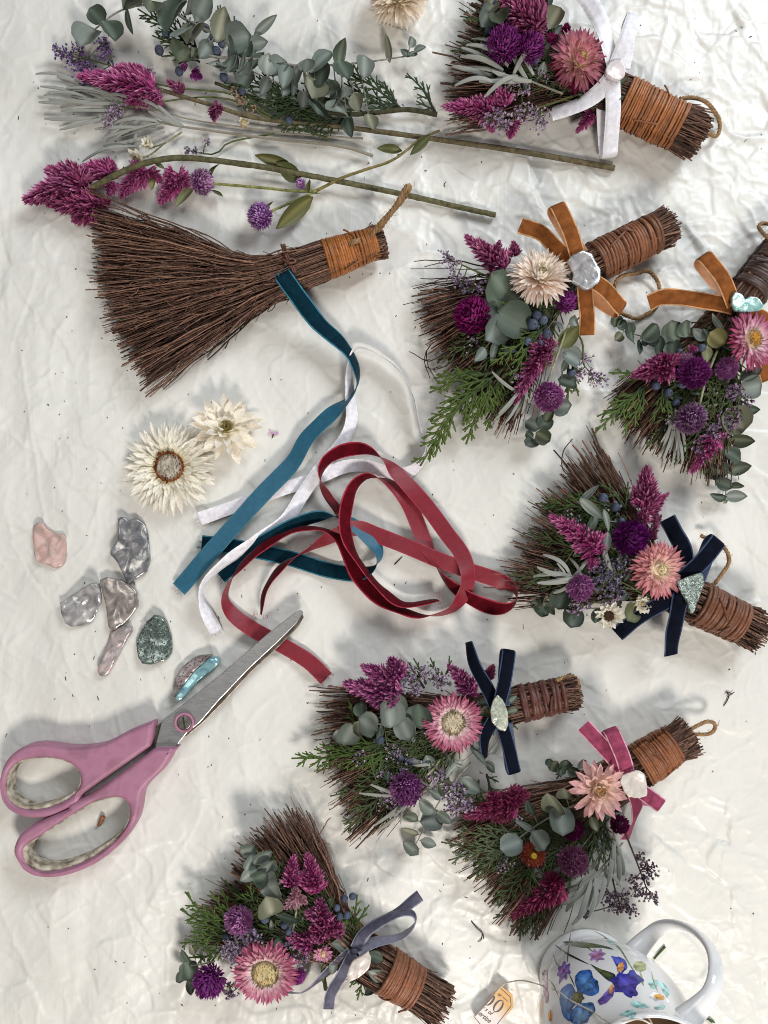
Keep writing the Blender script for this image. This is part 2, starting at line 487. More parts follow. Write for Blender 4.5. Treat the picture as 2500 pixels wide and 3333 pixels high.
def strawflower(parent, c, R, rings, cols, axis=(0, 0, 1), disc=None, width=0.20, seed=0, name='strawflower', at_top=None, ramp=1.5):
    """rings: (count, base radius, length, rise angle, curl) in shares of R, outermost first; cols: (base, mid, tip) outer .. inner"""
    r = np.random.default_rng(seed)
    c = np.asarray(c, float)
    F = frame_of(axis)
    dr, dcol, rim, rise = disc[:4]
    mb = MB()
    # receptacle and the fuzzy disc
    prof = [(0.30, -0.16), (0.30, 0.0), (dr * 1.05, 0.05), (dr * 0.95, rise), (dr * 0.72, rise * 1.5), (dr * 0.4, rise * 1.55), (0.01, rise * 1.3)]
    k = 20
    V = [(q * math.cos(a), q * math.sin(a), z) for q, z in prof for a in np.linspace(0, 2 * math.pi, k, endpoint=False)]
    Fc = [(i * k + j, i * k + (j + 1) % k, (i + 1) * k + (j + 1) % k, (i + 1) * k + j) for i in range(len(prof) - 1) for j in range(k)]
    cc = [rim, rim, rim, rim, dcol, dcol, np.asarray(dcol) * 0.9]
    mb.add(np.array(V) * R @ F.T + c, Fc, np.repeat(np.array(cc), k, axis=0))
    nb = 260
    q = np.sqrt(r.uniform(0.0, 1, nb)) * dr; a = r.uniform(0, 2 * math.pi, nb)
    zz = rise * (1.0 + 0.5 * (1 - (q / dr) ** 2))
    pos = np.stack([q * np.cos(a), q * np.sin(a), zz], 1) * R @ F.T + c
    d = nrm(np.stack([np.cos(a) * q / dr * 0.5, np.sin(a) * q / dr * 0.5, np.ones(nb)], 1) + r.normal(0, 0.25, (nb, 3))) @ F.T
    X, Z = perp(d)
    cb = blend(dcol, rim, np.clip((q / dr - 0.45) / 0.3, 0, 1)) * r.uniform(0.6, 1.25, nb)[:, None]
    if len(disc) > 4: cb = blend(cb, np.asarray(disc[4])[None] * r.uniform(0.7, 1.2, (nb, 1)), np.exp(-((q / dr - 0.52) / 0.13) ** 2))
    Ln = R * 0.055 * r.uniform(0.7, 1.5, nb) * (0.6 + q / dr)
    mb.scatter(BR_V, BR_F, pos, X, d, Z, Ln * 0.45, Ln, Ln * 0.4, np.repeat(cb[:, None], 6, axis=1))
    me, o = mb.mesh(name, [M['disc']])
    if parent is None:
        root = at_top
        link('disc', me, o, root)
    else:
        root = link(name, me, o, parent)
    nr = len(rings)
    for i, (cnt, rb, L, ang, curl) in enumerate(rings):
        tt = (i / max(nr - 1, 1)) ** ramp
        co = [blend(np.asarray(cols[0][j]), np.asarray(cols[1][j]), tt) for j in range(3)]
        vs = [petal_mesh(L * R, width * R * wk, cupk, curl + dc, co[0], co[1] * ck, np.clip(co[2] * ck, 0, 1))
              for wk, cupk, dc, ck in ((1, 0.22, 0, 1), (0.86, 0.32, 0.25, 0.92), (1.12, 0.16, -0.2, 1.06))]
        off = r.uniform(0, 6.28)
        for j in range(cnt):
            a = off + 2 * math.pi * (j + r.normal(0, 0.16)) / cnt
            e = ang + r.normal(0, 0.07)
            out = np.array([math.cos(a), math.sin(a), 0.0]); up = np.array([0, 0, 1.0])
            y = out * math.cos(e) + up * math.sin(e)
            z = -out * math.sin(e) + up * math.cos(e)
            roll = r.normal(0, 0.2)
            x = np.cross(y, z)
            x, z = x * math.cos(roll) + z * math.sin(roll), z * math.cos(roll) - x * math.sin(roll)
            s = r.uniform(0.88, 1.1)
            rot = F @ np.stack([x, y, z], 1) * s
            p = c + F @ (out * rb + up * (0.0 + 0.05 * tt)) * R
            link('petal', vs[r.integers(3)], p, root, rot=rot)
    return root

def rays(dr): return [(42, dr * 0.95, 1.0 - dr, -0.06, 0.08), (42, dr * 0.97, 0.97 - dr, 0.08, 0.06), (40, dr, 0.88 - dr, 0.2, 0.08), (36, dr, 0.74 - dr, 0.32, 0.1), (34, dr * 1.02, 0.58 - dr * 0.95, 0.46, 0.2)]
FULL = rays(0.26)
DOME = [(38, 0.28, 0.70, -0.3, -0.1), (40, 0.28, 0.72, -0.02, -0.1), (38, 0.26, 0.70, 0.22, 0.0), (34, 0.24, 0.63, 0.44, 0.12), (30, 0.2, 0.56, 0.66, 0.25), (22, 0.15, 0.47, 0.9, 0.45), (14, 0.10, 0.36, 1.12, 0.6)]
STAR = [(11, 0.2, 0.80, 0.1, 0.0), (11, 0.2, 0.76, 0.34, 0.05), (9, 0.18, 0.56, 0.6, 0.2), (9, 0.16, 0.36, 0.95, 0.5)]

# ---- eucalyptus: each leaf a piece of its own
def leaf_mesh(shape, bend, cup, col, col2):
    """round leaf, unit length along +y"""
    n = 7
    t = np.linspace(0, 1, n)
    if shape == 'round': w = 0.46 * np.sqrt(np.clip(1 - (2 * t - 1) ** 2, 0, 1)) ** 0.9 + 0.02
    elif shape == 'oval': w = 0.30 * np.sin(np.pi * t ** 0.85) ** 0.8 + 0.012
    else: w = 0.15 * np.sin(np.pi * t ** 0.8) ** 0.8 + 0.01
    ang = bend * (t - 0.2)
    y = np.concatenate([[0], np.cumsum(np.cos((ang[1:] + ang[:-1]) / 2) / (n - 1))])
    z = np.concatenate([[0], np.cumsum(np.sin((ang[1:] + ang[:-1]) / 2) / (n - 1))])
    V, C, F = [], [], []
    for i in range(n):
        for q in (-1, -0.5, 0, 0.5, 1):
            V.append((q * w[i], y[i], z[i] + cup * (q * w[i]) ** 2 * 2.2 - (0.012 if q == 0 else 0)))
            C.append(np.asarray(col2) if q == 0 else (blend(col, col2, 0.35) if abs(q) == 1 else col))
    for i in range(n - 1):
        for k in range(4):
            a = i * 5 + k
            F.append((a, a + 1, a + 6, a + 5))
    mb = MB(); mb.add(V, F, C)
    v = np.array(mb.v[0])
    # give the blade thickness: a second sheet just below, joined at the rim
    nv = len(v)
    low = v - np.array([0, 0, 0.018])
    rimi = [i * 5 for i in range(n)] + [(n - 1) * 5 + k for k in range(1, 5)] + [i * 5 + 4 for i in range(n - 2, -1, -1)] + [3, 2, 1]
    mb = MB()
    FF = F + [tuple(nv + q for q in reversed(f)) for f in F] + [(rimi[i], nv + rimi[i], nv + rimi[(i + 1) % len(rimi)], rimi[(i + 1) % len(rimi)]) for i in range(len(rimi))]
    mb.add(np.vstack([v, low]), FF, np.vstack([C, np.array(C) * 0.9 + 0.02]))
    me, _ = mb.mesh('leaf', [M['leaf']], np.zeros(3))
    return me

EUC_A = srgb(102, 111, 102); EUC_B = srgb(140, 146, 138)
EUC_D = srgb(62, 74, 62); EUC_D2 = srgb(98, 110, 96)
LEAFS = {}
def leaf_of(shape, tone, var):
    k = (shape, tone, var)
    if k not in LEAFS:
        a, b = {'pale': (EUC_A, EUC_B), 'dark': (EUC_D, EUC_D2), 'dry': (srgb(112, 116, 82), srgb(140, 140, 104)), 'green': (srgb(78, 84, 48), srgb(112, 114, 72))}[tone]
        f = np.array(((0.68, 0.7, 0.68), (1, 1, 1), (1.25, 1.22, 1.2), (1.1, 0.98, 0.78), (0.85, 0.9, 0.92), (1.1, 1.12, 1.16))[var])
        LEAFS[k] = leaf_mesh(shape, (0.25, -0.3, 0.9, 0.5, -0.7, 0.1)[var], (0.25, 0.5, -0.3, 0.8, 0.4, 0.15)[var], np.asarray(a) * f, np.asarray(b) * f)
    return LEAFS[k]

def put_leaf(parent, base, direc, size, shape='round', tone='pale', tilt=0.15, roll=0.0, seed=0):
    r = random.Random(seed)
    y = nrm(np.asarray(direc, float)[:2].tolist() + [0.0])
    y = y * math.cos(tilt) + np.array([0, 0, math.sin(tilt)])
    x = nrm(np.cross(y, [0, 0, 1])); z = np.cross(x, y)
    x, z = x * math.cos(roll) + z * math.sin(roll), z * math.cos(roll) - x * math.sin(roll)
    rot = np.stack([x, y, z], 1) * size
    return link('leaf', leaf_of(shape, tone, r.randrange(6)), base, parent, rot=rot)

def leaf_at(parent, c, size, direc=(0, 1), **k):
    """a leaf centred on c, pointing along direc (layout, y up)"""
    d = nrm(np.array([direc[0], direc[1], 0.0]))
    return put_leaf(parent, np.asarray(c, float) - d * size / 2, d, size, **k)

def eucalyptus(parent, stem, leaves, tone='pale', name='eucalyptus_sprig', rad=4.0, seed=0, shape='round'):
    """stem: rows of points; leaves: (centre point, half size[, shape]) laid around the stem, pointing away from it"""
    r = random.Random(seed)
    p = spline(stem, max(6, len(stem) * 5))
    mb = MB()
    cs = {'pale': srgb(128, 126, 118), 'dark': srgb(92, 98, 84)}.get(tone, srgb(110, 110, 80))
    mb.tube(p, np.linspace(rad, rad * 0.45, len(p)), 6, cs)
    pairs = []
    for lf in leaves:
        c = np.asarray(lf[0], float); s = lf[1] * 2.0
        near = p[np.argmin(np.linalg.norm(p[:, :2] - c[:2], axis=1))]
        d = c[:2] - near[:2]
        if np.linalg.norm(d) < s * 0.12: d = np.array([r.uniform(-1, 1), r.uniform(-1, 1)])
        pairs.append((c, s, d, lf[2] if len(lf) > 2 else shape, near))
        d3 = nrm(np.array([d[0], d[1], 0.0]))
        mb.tube(np.stack([near, (near + c - d3 * s * 0.48) / 2 + [0, 0, 3], c - d3 * s * 0.48]), rad * 0.4, 4, cs)
    root = mb.build(name, M['stem'], parent)
    for k, (c, s, d, shp, near) in enumerate(pairs):
        leaf_at(root, c, s, d, shape=shp, tone=tone if r.random() < 0.7 else ('dark' if tone == 'pale' else 'pale'), tilt=r.uniform(-0.1, 0.5), roll=r.uniform(-0.75, 0.75), seed=seed * 31 + k)
    return root

# ---- felted silver leaves
SIL = {}
def silver_mesh(var):
    if var not in SIL:
        n = 8; t = np.linspace(0, 1, n)
        w = 0.055 * (0.55 + 0.45 * np.sin(np.pi * np.clip(t * 0.9 + 0.05, 0, 1))); w[-1] = 0.022
        bend = (0.9, -1.1, 1.5)[var]
        z = (0.10, 0.16, 0.05)[var] * np.sin(np.pi * t)
        x = bend * 0.16 * (t * t - 0.8 * t)
        V, F, C = [], [], []
        for i in range(n):
            for k in range(6):
                a = k / 6 * 2 * math.pi
                V.append((x[i] + w[i] * math.cos(a), t[i], z[i] + w[i] * 0.45 * math.sin(a) + (0.018 if k in (0, 3) else 0)))
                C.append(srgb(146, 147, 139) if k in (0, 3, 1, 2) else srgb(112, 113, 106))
        for i in range(n - 1):
            for k in range(6): F.append((i * 6 + k, i * 6 + (k + 1) % 6, (i + 1) * 6 + (k + 1) % 6, (i + 1) * 6 + k))
        mb = MB(); mb.add(V, F, C)
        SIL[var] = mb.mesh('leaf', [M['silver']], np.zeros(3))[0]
    return SIL[var]

def silver_sprig(parent, stem, tips, name='silver_foliage', seed=0, rad=3.5, wide=1.0, at_top=None, span=(0.35, 0.6), longest=150):
    """tips: leaf tip points; each leaf grows from the stem towards its tip"""
    r = random.Random(seed)
    p = spline(stem, 12)
    mb = MB(); mb.tube(p, np.linspace(rad, rad * 0.6, len(p)), 6, srgb(138, 132, 118))
    root = mb.build(name if at_top is None else 'stem', M['silver'], parent if at_top is None else at_top)
    own = root if at_top is None else at_top
    for k, tp in enumerate(tips):
        tp = np.asarray(tp, float)
        b = p[min(int(len(p) * (span[0] + span[1] * ((k * 0.37) % 1.0))), len(p) - 1)]
        y = tp - b; L = np.linalg.norm(y); y = y / L
        if L > longest: b = tp - y * longest * r.uniform(0.9, 1.15); L = np.linalg.norm(tp - b)
        x = nrm(np.cross(y, [0, 0, 1])); z = np.cross(x, y)
        roll = r.uniform(-0.4, 0.4)
        x, z = x * math.cos(roll) + z * math.sin(roll), z * math.cos(roll) - x * math.sin(roll)
        wx = min(1.0, 112.0 / L) * wide
        rot = np.stack([x * L * wx * 1.05, y * L, z * L * wx], 1)
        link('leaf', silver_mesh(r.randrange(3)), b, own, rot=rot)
    return root

# ---- scale foliage (cedar, juniper)
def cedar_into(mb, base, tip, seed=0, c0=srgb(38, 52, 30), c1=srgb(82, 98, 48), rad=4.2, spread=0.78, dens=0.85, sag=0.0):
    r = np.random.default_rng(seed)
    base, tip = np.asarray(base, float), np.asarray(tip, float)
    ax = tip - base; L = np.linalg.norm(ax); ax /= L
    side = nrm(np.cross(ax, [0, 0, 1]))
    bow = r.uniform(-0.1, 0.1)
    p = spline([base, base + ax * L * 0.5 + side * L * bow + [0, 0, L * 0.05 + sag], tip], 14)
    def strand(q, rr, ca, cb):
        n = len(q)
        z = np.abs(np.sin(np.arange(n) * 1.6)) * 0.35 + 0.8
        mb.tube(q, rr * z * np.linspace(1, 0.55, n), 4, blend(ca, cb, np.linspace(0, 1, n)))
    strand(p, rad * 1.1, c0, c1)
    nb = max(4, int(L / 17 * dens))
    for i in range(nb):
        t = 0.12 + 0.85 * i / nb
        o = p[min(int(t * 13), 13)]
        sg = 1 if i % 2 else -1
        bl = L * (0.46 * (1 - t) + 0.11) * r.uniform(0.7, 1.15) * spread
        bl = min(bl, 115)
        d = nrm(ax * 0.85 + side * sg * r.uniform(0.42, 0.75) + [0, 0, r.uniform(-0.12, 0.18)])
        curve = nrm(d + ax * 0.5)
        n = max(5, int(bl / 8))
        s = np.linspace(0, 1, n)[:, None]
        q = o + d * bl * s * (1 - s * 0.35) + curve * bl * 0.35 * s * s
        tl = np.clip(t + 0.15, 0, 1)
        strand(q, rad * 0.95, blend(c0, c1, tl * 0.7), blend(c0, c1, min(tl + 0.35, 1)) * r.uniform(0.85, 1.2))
        m = int(bl / 20)
        for j in range(m):
            u = (j + 1) / (m + 1)
            oo = q[int(u * (n - 1))]
            ss = 1 if j % 2 else -1
            l2 = bl * 0.34 * (1.1 - u) * r.uniform(0.7, 1.2) + 7
            sd = nrm(np.cross(d, [0, 0, 1]))
            d2 = nrm(d + sd * ss * 0.75 + [0, 0, r.uniform(-0.1, 0.15)])
            k = max(4, int(l2 / 7))
            s2 = np.linspace(0, 1, k)[:, None]
            strand(oo + d2 * l2 * s2 + d * l2 * 0.2 * s2 ** 2, rad * 0.8, blend(c0, c1, 0.5), c1 * r.uniform(0.8, 1.25))

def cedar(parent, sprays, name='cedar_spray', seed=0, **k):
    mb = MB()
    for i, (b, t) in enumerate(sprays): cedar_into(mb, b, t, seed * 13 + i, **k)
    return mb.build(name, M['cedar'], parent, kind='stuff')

# ---- statice: thin branching stems with tiny papery florets
FL_V = np.array([[0, 0, 0]] + [[math.cos(a) * 0.5 * (1 if i % 2 else 0.62), 0.8 if i % 2 else 0.62, math.sin(a) * 0.5 * (1 if i % 2 else 0.62)] for i, a in enumerate(np.linspace(0, 2 * math.pi, 10, endpoint=False))])
FL_F = [(0, 1 + i, 1 + (i + 1) % 10) for i in range(10)]
STA = srgb(136, 112, 142); STA_T = srgb(208, 190, 206)
def statice(parent, stem, heads, col=STA, col2=STA_T, name='statice_sprig', seed=0, n=26, size=11, cs=srgb(86, 96, 58), spread=26):
    r = np.random.default_rng(seed)
    mb = MB()
    p = spline(stem, 12)
    mb.tube(p, np.linspace(3.4, 2.2, 12), 5, cs)
    n = int(n * 1.35); size = size * 1.1; spread = spread * 0.8
    for h in heads:
        h = np.asarray(h, float)
        o = p[np.argmin(np.linalg.norm(p[:, :2] - h[:2], axis=1) + np.arange(12) * 0.0)]
        mb.tube(spline([o, (o + h) / 2 + [0, 0, 5], h], 6), 1.8, 4, cs)
        ax = nrm(h - p[0] + [0, 0, 1])
        q = h + r.normal(0, 1, (n, 3)) * [spread, spread, spread * 0.35]
        q = h + (q - h) * 0.6 + ax * r.uniform(-1, 1, (n, 1)) * spread * 0.7
        d = nrm(nrm(q - h) * 0.8 + [0, 0, 0.75] + r.normal(0, 0.35, (n, 3)))
        X, Z = perp(d)
        s = size * r.uniform(0.7, 1.3, n)
        w = r.uniform(0, 1, (n, 1, 1)); tcol = np.concatenate([[0], np.ones(10)])[None, :, None]
        cc = np.asarray(col) * (1 - tcol) * 0.7 + tcol * (np.asarray(col) * (1 - w) + np.asarray(col2) * w)
        mb.scatter(FL_V, FL_F, q, X, d, Z, s, s, s, cc)
        for k in range(0, n, 3): mb.tube(np.stack([h - ax * spread * 0.3, q[k]]), 1.1, 3, cs, cap=False)
    return mb.build(name, M['floret'], parent, kind='stuff')

def berries(parent, pts):
    for k, (c, r) in enumerate(pts):
        mb = MB(); ico(mb, np.asarray(c, float), r, srgb(78, 88, 108) * (0.6 + 0.5 * ((k * 0.37) % 1)), 12, 8, 0.95)
        ico(mb, np.asarray(c, float) + [r * 0.3, -r * 0.2, r * 0.86], r * 0.14, srgb(50, 48, 50), 6, 4)
        mb.build('berry', M['berry'], parent)

def stem_part(parent, pts, r0, r1, col, name='stem'):
    p = spline(pts, max(8, len(pts) * 6)); mb = MB()
    rr = np.random.default_rng(len(p) + int(abs(p[0, 0])))
    p = spline(p, len(p) * 2); n = len(p)
    p[1:-1] += rr.normal(0, 0.25, (n - 2, 3))
    nod = 1 + 0.10 * np.exp(-((np.arange(n)[:, None] - rr.integers(2, n - 2, 4)[None]) ** 2) / 1.2).sum(1)
    cc = blend(np.asarray(col) * 0.78, np.asarray(col) * 1.15, np.interp(np.arange(n), np.linspace(0, n, 9), rr.uniform(0, 1, 9)))
    mb.tube(p, np.linspace(r0, r1, n) * nod * rr.uniform(0.98, 1.02, n), 7, cc)
    return mb.build(name, M['stem'], parent)

# ------------------------------------------------------------------ ribbons
def ribbon_into(mb, rows, width, cv, ce, cb, n=None, thick=2.2, carry=False):
    """rows: (point xyz, tilt in degrees; 0 = pile up, 90 = on edge, 180 = satin back up)"""
    arr = np.array([[*np.asarray(p, float), t] for p, t in rows])
    ln = np.linalg.norm(np.diff(arr[:, :3], axis=0), axis=1).sum()
    if n is None: n = int(np.clip(ln / 9, 12, 260))
    q = spline(arr, n)
    p, tilt = q[:, :3].copy(), np.radians(q[:, 3])
    if not carry:
        ph = float(arr[0, 0]) * 0.013; ss = np.linspace(0, ln, n)
        tilt = tilt + 0.10 * np.sin(ss / 47 + ph) + 0.06 * np.sin(ss / 19 + ph * 2)
        p[:, 2] += 2.0 * np.sin(ss / 61 + ph) * np.clip(ss / 40, 0, 1); p[:, 2] = np.maximum(p[:, 2], 3)
    t = nrm(np.gradient(p, axis=0))
    side = nrm(np.cross(t, [0, 0, 1.0]))
    up = np.cross(side, t)
    w = side * np.cos(tilt)[:, None] + up * np.sin(tilt)[:, None]
    if carry:      # carry the cross-section along without twisting it (loops that fold over)
        cur = side[0]
        for i in range(n):
            cur = nrm(cur - t[i] * (cur * t[i]).sum()); w[i] = cur
    nn = np.cross(w, t)
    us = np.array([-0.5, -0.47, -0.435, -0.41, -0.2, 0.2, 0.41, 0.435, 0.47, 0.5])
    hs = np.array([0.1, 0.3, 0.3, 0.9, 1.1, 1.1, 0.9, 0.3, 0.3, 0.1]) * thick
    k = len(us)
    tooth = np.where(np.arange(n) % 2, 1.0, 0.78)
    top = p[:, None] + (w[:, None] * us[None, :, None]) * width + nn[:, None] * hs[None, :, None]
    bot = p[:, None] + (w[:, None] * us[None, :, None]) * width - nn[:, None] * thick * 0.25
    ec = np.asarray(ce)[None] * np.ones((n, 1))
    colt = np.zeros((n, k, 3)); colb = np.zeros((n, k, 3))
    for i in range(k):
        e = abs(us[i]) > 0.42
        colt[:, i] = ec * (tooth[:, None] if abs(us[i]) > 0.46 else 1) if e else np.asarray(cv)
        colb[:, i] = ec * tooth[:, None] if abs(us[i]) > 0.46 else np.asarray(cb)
    a, b = np.meshgrid(np.arange(n - 1), np.arange(k - 1), indexing='ij'); a, b = a.ravel(), b.ravel()
    f = np.stack([a * k + b, (a + 1) * k + b, (a + 1) * k + b + 1, a * k + b + 1], 1)
    mb.add(top.reshape(-1, 3), f, colt.reshape(-1, 3), 0)
    mb.add(bot.reshape(-1, 3), f[:, ::-1], colb.reshape(-1, 3), 1)
    # close the two long edges and the cut ends
    o = mb.n - 2 * n * k
    i = np.arange(n - 1)
    for e, fl in ((0, False), (k - 1, True)):
        q4 = np.stack([o + i * k + e, o + n * k + i * k + e, o + n * k + (i + 1) * k + e, o + (i + 1) * k + e], 1)
        mb.f.append(q4[:, ::-1] if fl else q4); mb.m.append(np.ones(n - 1, int))
    j = np.arange(k - 1)
    for ring in (0, n - 1):
        q4 = np.stack([o + ring * k + j, o + ring * k + j + 1, o + n * k + ring * k + j + 1, o + n * k + ring * k + j], 1)
        mb.f.append(q4); mb.m.append(np.ones(k - 1, int))

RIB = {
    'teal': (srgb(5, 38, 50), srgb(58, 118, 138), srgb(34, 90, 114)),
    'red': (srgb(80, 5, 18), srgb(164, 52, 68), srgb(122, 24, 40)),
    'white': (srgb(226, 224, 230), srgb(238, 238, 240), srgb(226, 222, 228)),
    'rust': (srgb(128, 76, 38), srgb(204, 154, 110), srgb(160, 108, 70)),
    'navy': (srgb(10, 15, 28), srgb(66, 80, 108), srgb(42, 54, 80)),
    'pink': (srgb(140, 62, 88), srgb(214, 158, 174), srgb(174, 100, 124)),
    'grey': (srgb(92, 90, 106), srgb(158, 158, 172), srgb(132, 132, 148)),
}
def loose_ribbon(name, kind, rows, width, label):
    mb = MB(); ribbon_into(mb, rows, width, *RIB[kind])
    rr = random.Random(len(rows))
    for a, b in ((rows[0][0], rows[1][0]), (rows[-1][0], rows[-2][0])):      # frayed cut ends
        d = nrm(np.asarray(a, float) - np.asarray(b, float)); sd = nrm(np.cross(d, [0, 0, 1]))
        for _ in range(12):
            o_ = np.asarray(a, float) + sd * rr.uniform(-0.48, 0.48) * width + [0, 0, 1]
            mb.tube(np.stack([o_ - d * 2, o_ + d * rr.uniform(3, 9) + sd * rr.uniform(-2, 2), o_ + d * rr.uniform(8, 16) + sd * rr.uniform(-6, 6)]), 0.5, 3, RIB[kind][1], 1, cap=False)
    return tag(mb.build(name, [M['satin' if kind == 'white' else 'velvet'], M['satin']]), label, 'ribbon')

def fold(knot, tip, back=None, lift=26, rise=0.0):
    """a bow loop: out over the top to the tip, round, and back underneath; back = where it returns"""
    k, t = np.asarray(knot, float), np.asarray(tip, float)
    b = k + [0, 0, -8] if back is None else np.asarray(back, float)
    d = t - k; L = np.linalg.norm(d[:2]); u = np.append(d[:2] / L, 0); g = min(20, L * 0.2)
    up = np.array([0, 0, 1.0])
    return [k, k + (t - u * g - k) * 0.5 + up * lift, t - u * g + up * (g * 0.95), t - u * g * 0.3 + up * g * 0.72, t, t - u * g * 0.3 - up * g * 0.72, t - u * g - up * g * 0.95, b + (t - b) * 0.45 - up * (lift * 0.55), b]

def ribbon_any(b, nm, rows, width, kind):
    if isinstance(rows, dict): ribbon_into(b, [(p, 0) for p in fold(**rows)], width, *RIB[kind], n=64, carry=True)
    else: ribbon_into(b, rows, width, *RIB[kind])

def bow(parent, kind, strands, width, knot=None):
    """each tail or loop of the bow is a piece of its own under the bow"""
    mb = MB()
    k = np.asarray(knot, float)
    ico(mb, k, width * 0.34, RIB[kind][0], 10, 7, 0.6)
    mats = [M['satin' if kind == 'white' else 'velvet'], M['satin']]
    root = mb.build('ribbon_bow', mats, parent)
    for nm, rows in strands:
        b = MB(); ribbon_any(b, nm, rows, width, kind); b.build(nm, mats, root)
    return root

# ------------------------------------------------------------------ twine
JUTE = srgb(150, 120, 88)
def twine_into(mb, pts, rad=6.0, turns=None, fuzz=40, seed=0, col=JUTE):
    r = np.random.default_rng(seed)
    p0 = np.asarray(pts, float)
    ln = np.linalg.norm(np.diff(p0, axis=0), axis=1).sum()
    n = int(max(24, ln / 4)); p = spline(p0, n)
    t, s, u = frames(p)
    ph = np.linspace(0, ln / (rad * 5.0) * 2 * math.pi, n)
    for k in range(3):
        a = ph + k * 2.0944
        mb.tube(p + (np.cos(a)[:, None] * s + np.sin(a)[:, None] * u) * rad * 0.5, rad * 0.56, 5, np.asarray(col) * (0.85 + 0.15 * k))
    for k in range(fuzz):
        i = r.integers(n); d = nrm(r.normal(0, 1, 3)); L = rad * r.uniform(1.2, 3.2)
        q = p[i] + d * rad * 0.6
        mb.tube(np.stack([q, q + d * L * 0.5 + t[i] * L * 0.3, q + d * L * 0.7 + t[i] * L * r.uniform(-0.8, 0.8)]), 0.5, 3, np.asarray(col) * 1.2, cap=False)

# ------------------------------------------------------------------ shells
def shell_material(name, c1, c2, c3, scale=110, metal=0.25, rough=0.2, pit=0.0, film=420, bump=0.3):
    m, nt, b = node_mat(name)
    N, L = nt.nodes, nt.links
    tc = N.new('ShaderNodeTexCoord')
    n1 = N.new('ShaderNodeTexNoise'); n1.inputs['Scale'].default_value = scale; n1.inputs['Detail'].default_value = 6; n1.inputs['Distortion'].default_value = 1.4
    L.new(tc.outputs['Object'], n1.inputs['Vector'])
    cr = N.new('ShaderNodeValToRGB'); e = cr.color_ramp.elements
    e[0].position = 0.32; e[0].color = (*c1, 1); e[1].position = 0.72; e[1].color = (*c3, 1)
    q = e.new(0.52); q.color = (*c2, 1)
    L.new(n1.outputs['Fac'], cr.inputs['Fac'])
    out = cr.outputs['Color']
    n2 = N.new('ShaderNodeTexNoise'); n2.inputs['Scale'].default_value = scale * 3; n2.inputs['Detail'].default_value = 4
    L.new(tc.outputs['Object'], n2.inputs['Vector'])
    hgt = n2.outputs['Fac']
    if pit:
        vo = N.new('ShaderNodeTexVoronoi'); vo.inputs['Scale'].default_value = 700
        L.new(tc.outputs['Object'], vo.inputs['Vector'])
        mr = N.new('ShaderNodeMapRange'); mr.inputs['From Max'].default_value = 0.35
        L.new(vo.outputs['Distance'], mr.inputs['Value'])
        mx = N.new('ShaderNodeMix'); mx.data_type = 'RGBA'; mx.blend_type = 'MULTIPLY'; mx.inputs[0].default_value = pit
        L.new(out, mx.inputs[6]); L.new(mr.outputs['Result'], mx.inputs[7]); out = mx.outputs[2]
        hgt = mr.outputs['Result']
    L.new(out, b.inputs['Base Color'])
    bp = N.new('ShaderNodeBump'); bp.inputs['Strength'].default_value = bump; bp.inputs['Distance'].default_value = 0.0008
    L.new(hgt, bp.inputs['Height']); L.new(bp.outputs['Normal'], b.inputs['Normal'])
    if film:
        f2 = N.new('ShaderNodeMapRange'); f2.inputs['To Min'].default_value = film * 0.7; f2.inputs['To Max'].default_value = film * 1.5
        L.new(n1.outputs['Fac'], f2.inputs['Value']); L.new(f2.outputs['Result'], b.inputs['Thin Film Thickness'])
    setp(b, metal=metal, rough=rough, spec=0.7, film_ior=1.5, coat=0.25, coat_rough=0.1)
    return m
SH = {
    'silver': shell_material('silver_nacre', srgb(128, 126, 128), srgb(182, 178, 178), srgb(226, 222, 220), film=330, metal=0.35),
    'grey': shell_material('grey_nacre', srgb(92, 92, 96), srgb(146, 143, 145), srgb(214, 208, 206), film=330, metal=0.4),
    'mauve': shell_material('mauve_nacre', srgb(112, 104, 102), srgb(166, 154, 150), srgb(216, 204, 198), film=330, metal=0.35),
    'pink': shell_material('pink_shell', srgb(150, 140, 130), srgb(196, 160, 152), srgb(206, 184, 176), metal=0.05, rough=0.4, film=0),
    'rosy': shell_material('rosy_shell', srgb(120, 114, 114), srgb(178, 166, 164), srgb(194, 150, 144), metal=0.2, rough=0.3, film=0),
    'green': shell_material('green_abalone', srgb(66, 74, 72), srgb(112, 128, 120), srgb(172, 184, 174), scale=520, metal=0.5, pit=0.25, bump=1.0),
    'pitted': shell_material('pitted_shell', srgb(96, 90, 88), srgb(140, 130, 126), srgb(176, 166, 160), metal=0.2, rough=0.4, pit=0.9, bump=1.0),
    'blue': shell_material('blue_nacre', srgb(110, 150, 170), srgb(150, 200, 204), srgb(196, 210, 206), metal=0.4, rough=0.2, film=380),
    'aqua': shell_material('aqua_nacre', srgb(120, 168, 170), srgb(166, 208, 202), srgb(214, 222, 200), metal=0.2, pit=0.12, film=380),
    'opal': shell_material('opal_nacre', srgb(140, 140, 132), srgb(190, 196, 180), srgb(222, 214, 190), scale=420, film=480),
    'abalone': shell_material('silver_abalone', srgb(70, 84, 80), srgb(150, 166, 156), srgb(214, 224, 212), scale=420, metal=0.55, bump=1.0),
    'pearl': shell_material('pearl_shell', srgb(186, 176, 168), srgb(214, 206, 196), srgb(228, 220, 210), metal=0.1, rough=0.25, bump=0.25),
    'white': shell_material('white_shell', srgb(200, 190, 190), srgb(222, 214, 214), srgb(236, 230, 230), metal=0.0, rough=0.3, bump=0.3),
}
def smooth_loop(pts, n):
    p = np.asarray(pts, float)
    return spline(np.vstack([p, p[:1]]), n + 1)[:-1]

